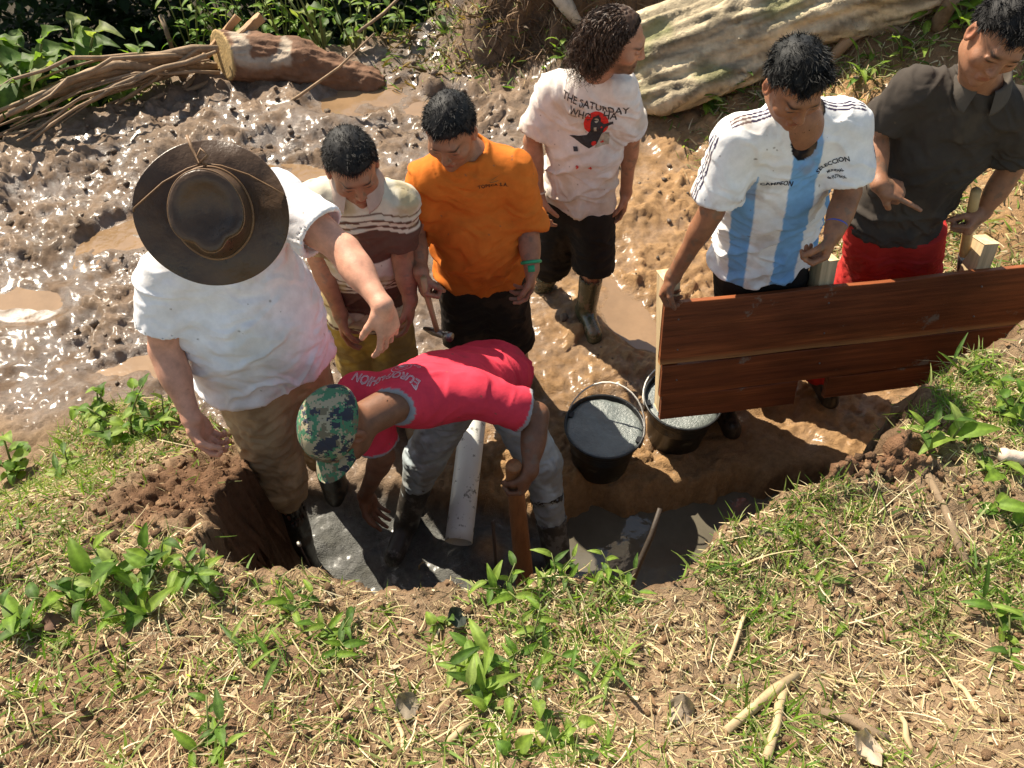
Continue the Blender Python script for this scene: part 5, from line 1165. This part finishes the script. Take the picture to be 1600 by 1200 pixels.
M_branch = mat('peeling branch', (.31, .21, .125), .8, .5, 9, 50, .003)
gl = 'branches piled beside the sawn log'
for k in range(26):
    s = at(330 + random.uniform(-60, 15), 100 + random.uniform(-30, 26), 5.35 + random.uniform(-.1, .15)); e = at(random.uniform(-90, 90), random.uniform(165, 262), random.uniform(4.35, 4.8)); pts = []
    nn = 9; side = V(0, 0, 1); am = random.uniform(-.12, .2)
    for i in range(nn): t_ = i / (nn - 1); q = s + (e - s) * t_ + side * am * math.sin(t_ * math.pi) + V(random.uniform(-.02, .02), random.uniform(-.03, .03), random.uniform(-.015, .02)); pts.append(q)
    r0 = random.choice((.008, .011, .014, .019, .026, .036)); heap.append((e[2] - .4 * e[1], r0, stickthing('branch', pts, [r0 * (1 - .6 * i / (nn - 1)) for i in range(nn)], M_branch, 'x', 'branch', gl, 7)))
ORD = 'topmost second third fourth fifth sixth seventh eighth ninth tenth eleventh twelfth thirteenth'.split()
heap.sort(key=lambda q: (q[0]))
for i, (_, r0, o) in enumerate(heap):
    th = 'hair-thin' if r0 < .015 else 'thin' if r0 < .02 else 'finger-thick' if r0 < .03 else 'wrist-thick' if r0 < .04 else 'thickest'
    o['label'] = f"{th} bare branch, tip {ORD[i] + ' from the top' if 0 < i < 13 else ORD[0] if i == 0 else ORD[25 - i] + ' from the bottom' if i < 25 else 'lowest'} in the heap beside the log"
for (p, lb) in (([(860, -30), (885, 12), (908, 42)], 'thick whitish branch coming down behind the long-haired man\'s head'),):
    stickthing('branch', [at(*q, 5.5) for q in p], [.06, .055, .04], mat('whitish bark', (.52, .45, .36), .8, .4, 14, 50, .003), lb, 'branch', None, 10)
stickthing('branch', [at(x, y, 5.0) for x, y in ((405, 190), (470, 148), (530, 105), (585, 52))], [.010, .010, .008, .005], M_branch, 'slim brown branch lying from the log down onto the mud', 'branch')
stickthing('branch', [at(x, y, Y) for x, y, Y in ((560, 50, 5.7), (600, 20, 5.9), (640, -20, 6.1))], [.012, .012, .01], M_branch, 'slim stem rising through the bright bushes', 'branch')
stickthing('stump_branch', [at(252, 25, 6.0), at(262, 55, 5.9), at(272, 85, 5.9)], [.022, .018, .016], M_bark, 'broken upright stub in front of the dark undergrowth', 'branch')
# fallen root beside the grassy slope, top right
stickthing('root', [onground(1292, 105) + V(0, 0, .03), onground(1325, 78) + V(0, 0, .09), onground(1372, 55) + V(0, 0, .06), onground(1410, 52)], [.03, .045, .04, .02], M_branch, 'crooked pale root lying just right of the big trunk', 'root', None, 9)
stickthing('sapling_stump', [onground(1462, 45), onground(1462, 45) + V(.05, 0, .35)], [.05, .04], M_bark, 'short grey stump among the leaves at the top right', 'stump')
# foreground sticks
fg = [((1128, 1152), (1240, 1062), .012, 'thick pale cut stalk crossing another at the lower right'), ((1195, 1190), (1225, 1075), .011, 'pale cut stalk under the thick one at the lower right'), ((1120, 1080), (1175, 935), .005, 'long thin bent stem left of the crossed stalks'), ((1275, 1120), (1385, 1158), .011, 'dark dry stick right of the crossed stalks'), ((1440, 745), (1515, 900), .012, 'forked grey-brown branch lying on the right bank'), ((1500, 838), (1530, 880), .009, 'short dead branch beside the forked one'), ((1180, 838), (1245, 862), .008, 'dark short root at the trench edge on the right'), ((700, 1165), (740, 1140), .009, 'pinkish stub of stalk near the bottom centre'),
      ((810, 1152), (865, 1168), .009, 'reddish stalk stub beside the shaded leaves at the bottom'), ((620, 1130), (640, 1200), .005, 'thin pale straight stalk at the bottom centre'), ((300, 1110), (330, 1160), .006, 'pale stalk at the bottom left'), ((1480, 1060), (1540, 1128), .006, 'long straight white stalk at the lower right'), ((1010, 1010), (1062, 1062), .005, 'pair of straight pale stems left of the bent stem'), ((1400, 1118), (1412, 1180), .006, 'split pale stem end at the lower right')]
for (p1, p2, r0, lb) in fg:
    a = onground(*p1); b = onground(*p2); m_ = (a + b) / 2; pts = [a + V(0, 0, r0 * .8), a * .6 + b * .4 + V(.004, .006, r0 * 1.3), a * .3 + b * .7 + V(-.004, 0, r0 * 1.2), b + V(0, 0, r0 * .8)]
    stickthing('dry_stalk', pts, [r0, r0 * .95, r0 * 1.05, r0 * .8], M_bark if 'dark' in lb or 'grey' in lb or 'dead' in lb else M_dry, lb, 'stalk', None, 8, .2)
# pale ribbed root or stem at the right edge
a = onground(1550, 725); b = onground(1640, 742); stickthing('pale_stem', [a + (b - a) * t_ + V(0, 0, .03) for t_ in np.linspace(0, 1, 14)], [.018 + .003 * (i % 2) for i in range(14)], mat('pale ribbed stem', (.62, .48, .38), .6), 'pale ribbed stem lying in the weeds at the right edge', 'stem', None, 12, .02)

# ------------------------------------------------------------------ plants
M_leaf = mat('leaf', None, .55, .4, 30, 60, .001, translucent=.5, spec=.28); M_dead = mat('dead leaf', None, .8, .35, 20, 60, .002, translucent=.2); M_straw = mat('straw', None, .7, .1, 30, 60, 0, translucent=.15, spec=.3)
def leaf_mesh(name, L, W, color, droop=.35, fold=.25, m=None, n=7, tip=1.6, wav=.0, base=.0):
    v = []; f = []; c = []
    for i in range(n + 1):
        t_ = i / n; w_ = W * (math.sin(math.pi * min(1, t_ ** .75 * .97 + .015)) ** .85) * (1 - .25 * t_ ** tip) + .001; a = -droop * t_ * 1.6; x = L * (math.sin(droop * 1.6 * t_) / (droop * 1.6) if droop else t_); z = -L * droop * .8 * t_ * t_ + .0
        for j, s_ in enumerate((-1, -.5, 0, .5, 1)): v.append((x, w_ * s_, z + abs(s_) * w_ * fold + wav * W * math.sin(t_ * 13 + s_ * 2) * abs(s_))); c.append(V(*color) * (1.35 if s_ == 0 else .82 + .22 * ((i + j) % 2)))
    for i in range(n):
        for j in range(4): q = i * 5 + j; f.append((q, q + 5, q + 6, q + 1))
    return new_mesh(name, v, f, m or M_leaf, np.array(c))
GREENS = [(.17, .28, .035), (.22, .32, .05), (.11, .21, .03), (.28, .36, .09), (.08, .15, .028)]
LM_ = {}
def leafset(kind):
    if kind not in LM_:
        P_ = {'broad': [(.095, .021), (.075, .016), (.115, .024)], 'round': [(.045, .016), (.036, .014), (.052, .018)], 'blade': [(.14, .009), (.11, .008), (.17, .010)], 'huge': [(.26, .085), (.22, .075), (.30, .09)], 'small': [(.026, .009), (.034, .011), (.022, .008)], 'lance': [(.075, .012), (.06, .011), (.09, .013)]}[kind]
        LM_[kind] = [leaf_mesh('leaf', L, W, GREENS[(i * 2 + j) % 5] if kind != 'huge' else ((.13, .21, .045), (.09, .16, .035), (.20, .24, .08))[j % 3], droop=(.25 + .25 * j) if kind != 'huge' else .55 + .2 * j, fold=.3 if kind != 'huge' else .5, wav=.25 if kind == 'huge' else .08) for i, (L, W) in enumerate(P_) for j in range(3)]
    return LM_[kind]
M_stem = mat('green stem', (.13, .15, .04), .6, .3)
def plant(name, base, kind, n, height, spread, label, cat='plant', group=None, stems=3, scale=1.0, lean=(0, 0), up=.35):
    r = empty(name, tuple(base), label, cat, group); ms = leafset(kind)
    for s_ in range(stems):
        a = 2 * math.pi * s_ / stems + random.random() * 1.5; top = V(math.cos(a) * spread * (.3 + .5 * random.random()) + lean[0], math.sin(a) * spread * (.3 + .5 * random.random()) + lean[1], height * random.uniform(.65, 1.0)) if stems > 1 else V(lean[0], lean[1], height)
        pts = [V(0, 0, -.02), top * V(.3, .3, .5), top * V(.75, .75, .85), top]; v, f = tube(pts, [.004 * scale, .0032 * scale, .0026 * scale, .0018 * scale] if kind != 'huge' else [.016, .013, .010, .006], 5, jitter=.1); link('stem', new_mesh('stem', v, f, M_stem), r)
        k_ = max(1, n // stems)
        for i in range(k_):
            t_ = (.25 + .75 * (i + .5) / k_) if k_ > 1 else .9; q = pts[0] + (pts[3] - pts[0]) * V(t_ ** 1.3, t_ ** 1.3, t_); az = i * 2.4 + a + random.uniform(-.4, .4); o = bpy.data.objects.new('leaf', random.choice(ms)); COL.objects.link(o); o.parent = r; o.location = q
            pitch = -random.uniform(-.15, .7) - up * t_; s2 = scale * random.uniform(.7, 1.2); o.rotation_euler = (random.uniform(-.4, .4), pitch, az); o.scale = (s2, s2, s2)
    return r
random.seed(5)
# near bank, left: shrub and weeds (pixel of the foot, kind, leaves, height, spread, scale, label)
PL = [((205, 690), 'round', 46, .20, .20, 1.25, 5, 'leafy shrub of rounded bright green leaves left of the hatted man\'s hand'),
      ((160, 660), 'round', 30, .15, .16, 1.2, 4, 'smaller round-leaved shrub at the mud\'s edge'),
      ((262, 668), 'lance', 16, .12, .10, 1.0, 4, 'thin spiky sprig just left of the hatted man\'s forearm'),
      ((30, 745), 'round', 22, .17, .16, 1.5, 4, 'dark green round-leaved weed at the left edge of the photo'),
      ((110, 735), 'lance', 22, .10, .14, 1.0, 4, 'yellow-green weed in front of the left shrub'),
      ((180, 905), 'broad', 14, .13, .09, .95, 4, 'broad-leaved bright weed at the lower left, tallest of its clump'),
      ((255, 890), 'broad', 11, .11, .08, .85, 3, 'broad-leaved weed with an arching leaf beside the dirt mound'),
      ((120, 950), 'broad', 14, .10, .10, .8, 4, 'pale broad-leaved weed lower left'),
      ((50, 985), 'broad', 14, .11, .10, .85, 4, 'large-leaved weed at the left edge'),
      ((310, 905), 'lance', 18, .10, .09, .9, 4, 'narrow-leaved sprig near the dark trench corner'),
      ((215, 960), 'lance', 22, .08, .12, .9, 4, 'low green sprig below the tall weed'),
      ((1478, 700), 'broad', 4, .09, .02, 1.15, 1, 'upright plant of two broad yellow-green leaves on the right bank'),
      ((1440, 690), 'lance', 12, .12, .04, .9, 2, 'narrow upright sprig left of the broad-leaved plant'),
      ((1530, 745), 'broad', 10, .06, .10, .85, 3, 'sprawling weed right of the broad-leaved plant'),
      ((1570, 655), 'round', 28, .10, .14, 1.0, 5, 'light green leafy weed at the right edge'),
      ((1500, 585), 'blade', 10, .07, .09, .7, 3, 'weed hanging over the bank in front of the planks'),
      ((1560, 1100 - 290), 'broad', 8, .06, .10, .8, 3, 'low weed below the pale ribbed stem'),
      ((1065, 872), 'lance', 12, .10, .05, 1.0, 3, 'small sprig with upright leaves on the trench lip beside the leaning stick'),
      ((960, 905), 'lance', 22, .045, .13, .6, 5, 'dense tuft of light green leaves on the lip right of the stake'),
      ((870, 905), 'lance', 20, .04, .10, .6, 5, 'light green tuft on the lip below the stake'),
      ((790, 925), 'lance', 18, .06, .10, .75, 4, 'light green tuft left of the stake'),
      ((530, 1005), 'lance', 24, .07, .10, .75, 5, 'yellow-green weed in the lower middle, left'),
      ((745, 1055), 'lance', 26, .09, .11, .95, 5, 'large bright weed in the lower middle of the bank'),
      ((775, 1100), 'broad', 12, .05, .10, .5, 4, 'dark broad weed just below the bright one'),
      ((690, 985), 'round', 6, .05, .04, .8, 2, 'tiny yellow-green seedling left of the dark dead leaf'),
      ((830, 1010), 'lance', 22, .06, .13, .75, 5, 'sparse green tuft right of the dark dead leaf'),
      ((480, 950), 'lance', 12, .05, .07, .7, 3, 'small tuft at the trench edge, lower left'),
      ((925, 1060), 'blade', 12, .07, .09, .55, 4, 'narrow-bladed tuft in the middle right of the bank'),
      ((330, 1160), 'lance', 18, .06, .12, .8, 4, 'green blades at the bottom left'),
      ((400, 1030), 'blade', 12, .05, .12, .6, 4, 'blades of grass arching left of the middle'),
      ((1545, 960), 'blade', 14, .06, .10, .6, 4, 'grassy weed at the right of the bank'),
      ((1570, 1010), 'lance', 16, .05, .12, .8, 4, 'low green sprig near the right edge'),
      ((1290, 955), 'lance', 12, .03, .12, .7, 4, 'flattened green sprig in the cut grass'),
      ((860, 1165), 'round', 30, .04, .16, .8, 5, 'patch of dark wilted leaves at the bottom centre')]
for p_, kind, n_, h_, sp, sc_, st_, lb in PL: plant('weed', onground(*p_), kind, n_, h_, sp, lb, 'weed', None, st_, sc_)
# big-leaved felled plants at the brink of the ravine and on the far side
random.seed(9)
BG = [((60, 150), 5.0, 'huge', 24, .40, .40, 1.0, 'large-leaved plant at the far left, lit from behind'), ((130, 130), 5.25, 'huge', 24, .36, .40, .9, 'large-leaved plant with drooping leaves beside the dark hollow'), ((195, 135), 5.35, 'huge', 20, .30, .35, .8, 'large-leaved plant just left of the branch heap'), ((0, 130), 5.0, 'huge', 18, .30, .35, .9, 'large dark leaves at the far left edge'),
      ((235, 130), 5.4, 'broad', 26, .35, .30, 1.5, 'bright leaves behind the branch heap'), ((505, 75), 5.75, 'huge', 10, .45, .30, .75, 'wilted large-leaved sapling behind the sawn log'), ((560, 85), 5.8, 'huge', 8, .35, .3, .65, 'wilted hanging leaves right of the sapling')]
for p_, Y_, kind, n_, h_, sp, sc_, lb in BG:
    q = at(*p_, Y_); plant('large_leaved_plant', q - V(0, 0, .25), kind, n_, h_ + .25, sp, lb, 'plant', None, 4, sc_)
for k, (px_, py_, n_, h_) in enumerate([(300, 60, 54, .7), (345, 25, 54, .7), (395, 20, 44, .6), (440, 30, 44, .6), (480, 20, 40, .55), (620, 70, 36, .35), (660, 50, 36, .4), (600, 25, 40, .5), (545, 15, 40, .5), (700, 25, 30, .35)]):
    q = at(px_, py_ + 25, 6.0 + .1 * (k % 3)); nm = ('left of the split timbers', 'behind the split timbers', 'directly behind the sawn log', 'above the sawn log\'s middle', 'behind the wilted sapling', 'by the dark cut bank', 'at the foot of the dark bank', 'behind the hanging leaves', 'at the top edge of the photo', 'on top of the dark bank')[k]
    plant('bush', q - V(0, 0, .4), 'lance', n_, h_ + .4, .40, 'bright green leafy bush ' + nm, 'bush', None, 6, 1.7, up=.1)
random.seed(13)
for k, (px_, py_, lb) in enumerate([(1105, 165, 'strap-leaved plant in the shade under the big trunk'), (1130, 130, 'dark leafy plant tucked against the big trunk'), (1010, 185, 'small green weed at the left foot of the big trunk'), (1165, 125, 'leafy sprig half hidden behind the football shirt'), (1500, 50, 'bright broad-leaved weed at the top right'), (1410, 95, 'leafy weed beside the crooked root'), (1450, 25, 'leafy weed at the top edge, right'), (890, 100, 'small weed on the dark cut bank'), (1380, 30, 'leafy weed behind the big trunk end'), (1340, 130, 'low weed between the two men on the right')]):
    plant('weed', onground(px_, py_), 'lance' if k != 4 else 'broad', 18, .16, .2, lb, 'weed', None, 4, 1.4 if k != 0 else 2.6)

# ribbons: straw, cut grass and leaf litter too many to count
def ribbons(name, xs, ys, L, W, colr, m, lift=.004, up=0.0, bend=.3, K=3, kind='stuff', az=None, zz=None):
    n = len(xs); z0 = zof(xs, ys) if zz is None else zz; az = rng.random(n) * 6.28 if az is None else az; el = up + rng.normal(size=n) * (.12 if up == 0 else .3); d = np.stack([np.cos(az) * np.cos(el), np.sin(az) * np.cos(el), np.sin(el)], 1); s = np.stack([-np.sin(az), np.cos(az), np.zeros(n)], 1); tw = rng.normal(size=n) * .7
    s2 = s * np.cos(tw)[:, None] + np.cross(d, s) * np.sin(tw)[:, None]; P_ = np.zeros((n, K + 1, 2, 3)); q = np.stack([xs, ys, z0 + lift * (.3 + rng.random(n))], 1)
    if up == 0:      # lie along the slope of the ground
        e = zof(xs + np.cos(az) * L, ys + np.sin(az) * L); d[:, 2] = np.clip((e - z0) / L, -.8, .8) + rng.normal(size=n) * .10; d /= np.linalg.norm(d, axis=1, keepdims=True)
    cb = rng.normal(size=n) * bend
    for k in range(K + 1):
        t_ = k / K; w_ = W * (1 - .75 * t_ ** 2) * (1 if up == 0 else (.6 + .9 * t_ * (1 - t_) * 2)); P_[:, k, 0] = q + s2 * w_[:, None]; P_[:, k, 1] = q - s2 * w_[:, None]
        d = d + s * (cb / K)[:, None] - (V(0, 0, 1) * (up * .55 / K)); d /= np.linalg.norm(d, axis=1, keepdims=True); q = q + d * (L / K)[:, None]
    v = P_.reshape(-1, 3); b = (np.arange(n) * (K + 1) * 2)[:, None] + (np.arange(K) * 2)[None]; f = np.stack([b, b + 1, b + 3, b + 2], -1).reshape(-1, 4); c = np.repeat(colr, (K + 1) * 2, 0)
    return tag(link(name, new_mesh(name, v, f, m, c, smooth=False)), kind=kind)
def bankpts(n, dens, x0=-2.0, x1=2.4, y0=.22, y1=2.1, s=70, top=.02):
    x = x0 + (x1 - x0) * rng.random(n); y = y0 + (y1 - y0) * rng.random(n); d = terrain(x, y, False); g = fbm(np.stack([x, y], -1) * 5, 4, s)
    ok = (d[1] < top) & (rng.random(n) < dens(x, y, g) * (1 - .94 * (np.exp(-(((x + 1.02) / .28) ** 2 + ((y - 1.42) / .32) ** 2)) > .42)) * (1 - .9 * (np.exp(-(((x - .98) / .24) ** 2 + ((y - 1.33) / .10) ** 2)) > .38))); return x[ok], y[ok]
def mixc(n, cols, j=.25):
    c = np.array(cols)[rng.integers(0, len(cols), n)]; return c * (1 - j + 2 * j * rng.random((n, 1)))
STR = [(.50, .41, .23), (.42, .32, .17), (.60, .51, .33), (.32, .22, .115), (.22, .14, .075), (.42, .40, .18), (.30, .22, .12)]
# bare earth shows in patches, as in the photo
bare = lambda x, y, g: 1 - .72 * ss(g, .52, .62)
x, y = bankpts(60000, lambda x, y, g: bare(x, y, g) * (1 - .6 * ss(-x, .9, 1.3) * ss(y, 1.0, 1.4)) * (1 - .8 * np.exp(-((x + 1.05) ** 2 + (y - 1.40) ** 2) / .12)), s=70); ribbons('dead_grass', x, y, .012 + .05 * rng.random(len(x)) ** 2, .0007 + .0011 * rng.random(len(x)), mixc(len(x), STR), M_straw, .010)
x, y = bankpts(6500, lambda x, y, g: bare(x, y, g) ** .5, s=70); ribbons('straw', x, y, .03 + .15 * rng.random(len(x)) ** 3, .0008 + .0013 * rng.random(len(x)), mixc(len(x), STR[:3]), M_straw, .016, bend=.5, K=4)
x, y = bankpts(9000, lambda x, y, g: .8 + 0 * g, s=70); ribbons('leaf_litter', x, y, .008 + .020 * rng.random(len(x)) ** 2, .002 + .005 * rng.random(len(x)) ** 2, mixc(len(x), [(.40, .28, .16), (.24, .14, .07), (.52, .42, .28), (.15, .09, .05)]), M_dead, .010, K=2)
GR = [(.19, .30, .05), (.18, .28, .05), (.10, .19, .035), (.24, .31, .08), (.30, .34, .14)]
gden = lambda x, y, g: (ss(g, .46, .62) * .85 + .10) * (.35 + .9 * ss(x, -.2, .6) * ss(y, .55, .95)) + .5 * ss(-x, .85, 1.2) * ss(y, .8, 1.0)
x, y = bankpts(24000, gden, s=171); x = np.repeat(x, 2) + rng.normal(size=len(x) * 2) * .006; y = np.repeat(y, 2) + rng.normal(size=len(y) * 2) * .006; ribbons('grass', x, y, .025 + .045 * rng.random(len(x)), .0013 + .0018 * rng.random(len(x)), mixc(len(x), GR), M_leaf, .0, .85, .5, 4)
x, y = bankpts(7000, gden, s=171); ribbons('cut_grass', x, y, .03 + .07 * rng.random(len(x)), .0016 + .002 * rng.random(len(x)), mixc(len(x), GR + [(.34, .36, .16)]), M_leaf, .018, K=3)
# tufts of broader blades, clustered
x, y = bankpts(900, lambda x, y, g: .05 + ss(g, .48, .62) * (.3 + .6 * ss(x, -.3, .5)) + .7 * np.exp(-((y - 1.02) / .10) ** 2) * (x > -.1) * (x < .8), s=171)
x = np.repeat(x, 13) + rng.normal(size=len(x) * 13) * .014; y = np.repeat(y, 13) + rng.normal(size=len(y) * 13) * .014
ribbons('grass_tufts', x, y, .03 + .05 * rng.random(len(x)), .0022 + .0022 * rng.random(len(x)), mixc(len(x), [(.22, .34, .055), (.28, .38, .09), (.15, .26, .04), (.33, .38, .14)]), M_leaf, .0, .7, .6, 4)
# far slope on the right: cut leaves and litter
n = 56000; y = 2.9 + 4.2 * rng.random(n); x = -.6 + 6 * rng.random(n); g = fbm(np.stack([x, y], -1) * 2.2, 4, 12); ok = (rng.random(n) < (ss(x + .10 * y, 1.35, 2.2) * .8 + ss(y + .3 * x, 4.9, 5.6) * .35) * (.35 + ss(g, .4, .6))) & (x < .9 + .62 * y)
x, y = x[ok], y[ok]; h2_ = len(x) // 2; ribbons('slope_litter', x[:h2_], y[:h2_], .03 + .09 * rng.random(h2_) ** 2, .002 + .003 * rng.random(h2_), mixc(h2_, STR + [(.2, .13, .07)]), M_straw, .03)
n2 = len(x) - h2_; ribbons('slope_grass', x[h2_:], y[h2_:], .04 + .07 * rng.random(n2), .003 + .006 * rng.random(n2), mixc(n2, GR + [(.28, .30, .14), (.4, .4, .25)]), M_leaf, .0, .5, .5, 3)
# heavier lumps of turned soil on the mound at the left and round the right-hand cut
n = 420; a_ = rng.random(n) * 6.28; r_ = np.sqrt(rng.random(n)); hf_ = n * 2 // 3; x = np.where(np.arange(n) < hf_, -1.08 + .30 * r_ * np.cos(a_), 1.05 + .30 * r_ * np.cos(a_)); y = np.where(np.arange(n) < hf_, 1.42 + .36 * r_ * np.sin(a_), 1.36 + .14 * r_ * np.sin(a_)); ok = terrain(x, y, False)[1] < .03; x, y = x[ok], y[ok]
lumps('turned_soil', x, y, (.003 + .016 * rng.random(len(x)) ** 4), (.15, .088, .05), M_ground, .65, .4, .9)
n = 1500; x = -1.0 + 2.3 * rng.random(n); y = 5.25 + 1.2 * rng.random(n); ribbons('bank_weeds', x, y, .04 + .07 * rng.random(n), .005 + .007 * rng.random(n), mixc(n, GR[:1] + [(.12, .08, .04), (.2, .13, .07), (.08, .05, .03)]), M_leaf, .0, .5, .5, 3)
# fibrous roots hanging from the cut faces
n = 1500; t_ = rng.random(n); x = -.2 + 1.1 * t_; y = 5.3 + .5 * rng.random(n); ribbons('bank_roots', x, y, .05 + .15 * rng.random(n), .0025 + .003 * rng.random(n), mixc(n, [(.16, .09, .045), (.24, .15, .08), (.08, .05, .03)]), M_straw, .02, K=4, bend=.9)
# undergrowth beyond the brink: a dark mass of leaves that reads as one
def leafcloud(name, cx, cy, cz, rx, ry, rz, n, size, cols, shell=.0):
    d = rng.normal(size=(n, 3)); d /= np.linalg.norm(d, axis=1, keepdims=True); r_ = (shell + (1 - shell) * rng.random(n)) ** (1 / 2.); p = d * r_[:, None] * V(rx, ry, rz); p *= (.75 + .5 * fbm(d * 3 + cx, 3, 7))[:, None]; return p + V(cx, cy, cz)
pts = []
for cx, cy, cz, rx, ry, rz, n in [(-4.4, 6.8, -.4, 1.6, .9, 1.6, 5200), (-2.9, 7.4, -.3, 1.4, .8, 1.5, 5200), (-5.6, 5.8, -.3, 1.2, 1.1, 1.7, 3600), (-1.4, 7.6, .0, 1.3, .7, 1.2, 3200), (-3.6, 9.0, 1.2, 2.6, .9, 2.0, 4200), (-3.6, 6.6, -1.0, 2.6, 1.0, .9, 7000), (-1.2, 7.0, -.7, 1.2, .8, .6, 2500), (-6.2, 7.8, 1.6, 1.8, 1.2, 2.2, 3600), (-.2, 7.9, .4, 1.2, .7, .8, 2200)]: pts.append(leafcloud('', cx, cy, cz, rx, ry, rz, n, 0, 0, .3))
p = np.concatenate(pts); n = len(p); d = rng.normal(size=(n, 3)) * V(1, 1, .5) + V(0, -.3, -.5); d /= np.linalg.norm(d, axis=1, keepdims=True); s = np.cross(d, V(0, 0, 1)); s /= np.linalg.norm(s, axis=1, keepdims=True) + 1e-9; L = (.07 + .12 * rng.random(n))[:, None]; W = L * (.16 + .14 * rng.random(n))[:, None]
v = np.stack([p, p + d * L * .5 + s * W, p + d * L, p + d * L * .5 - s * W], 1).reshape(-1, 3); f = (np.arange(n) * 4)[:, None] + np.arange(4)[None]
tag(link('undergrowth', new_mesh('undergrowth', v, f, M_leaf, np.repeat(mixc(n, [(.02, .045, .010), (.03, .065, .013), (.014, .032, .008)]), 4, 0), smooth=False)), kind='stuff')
# trees of the ravine, left beyond the frame, whose crowns keep the undergrowth dark
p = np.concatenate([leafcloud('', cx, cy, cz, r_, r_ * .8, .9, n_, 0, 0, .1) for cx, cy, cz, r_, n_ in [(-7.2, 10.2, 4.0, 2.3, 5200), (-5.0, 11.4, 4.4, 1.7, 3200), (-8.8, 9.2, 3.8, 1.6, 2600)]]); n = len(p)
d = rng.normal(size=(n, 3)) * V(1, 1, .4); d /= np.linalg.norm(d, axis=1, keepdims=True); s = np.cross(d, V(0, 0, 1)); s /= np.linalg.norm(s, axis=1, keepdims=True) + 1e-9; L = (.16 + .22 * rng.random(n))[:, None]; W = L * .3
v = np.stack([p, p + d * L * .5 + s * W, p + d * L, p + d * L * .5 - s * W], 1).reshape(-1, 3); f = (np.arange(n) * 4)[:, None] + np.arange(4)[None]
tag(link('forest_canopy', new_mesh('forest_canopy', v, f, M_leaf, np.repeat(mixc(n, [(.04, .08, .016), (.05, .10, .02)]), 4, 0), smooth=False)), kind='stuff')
# dead leaves that stand out
for p_, s_, col_, lb in (((717, 978), .036, (.035, .045, .035), 'curled dark grey-green dead leaf in the middle of the near bank'), ((1062, 1108), .045, (.34, .27, .2), 'crumpled pale grey dead leaf at the lower centre right'), ((90, 985), .03, (.13, .07, .045), 'brown dead leaf among the left weeds'), ((640, 1118), .04, (.22, .18, .13), 'flat grey-brown dead leaf below the middle'), ((1350, 1185), .05, (.55, .42, .30), 'torn white and red husk at the bottom right'), ((150, 860), .028, (.12, .065, .04), 'small brown dead leaf near the left weeds')):
    q = onground(*p_); me = leaf_mesh('dead_leaf', s_ * 1.8, s_ * .75, col_, droop=1.0, fold=.7, m=M_dead, wav=.5); o = link('dead_leaf', me, None, tuple(q + V(-s_ * .6, 0, .02))); o.rotation_euler = (.3, -.35, random.uniform(-.5, .5)); tag(o, lb, 'leaf')
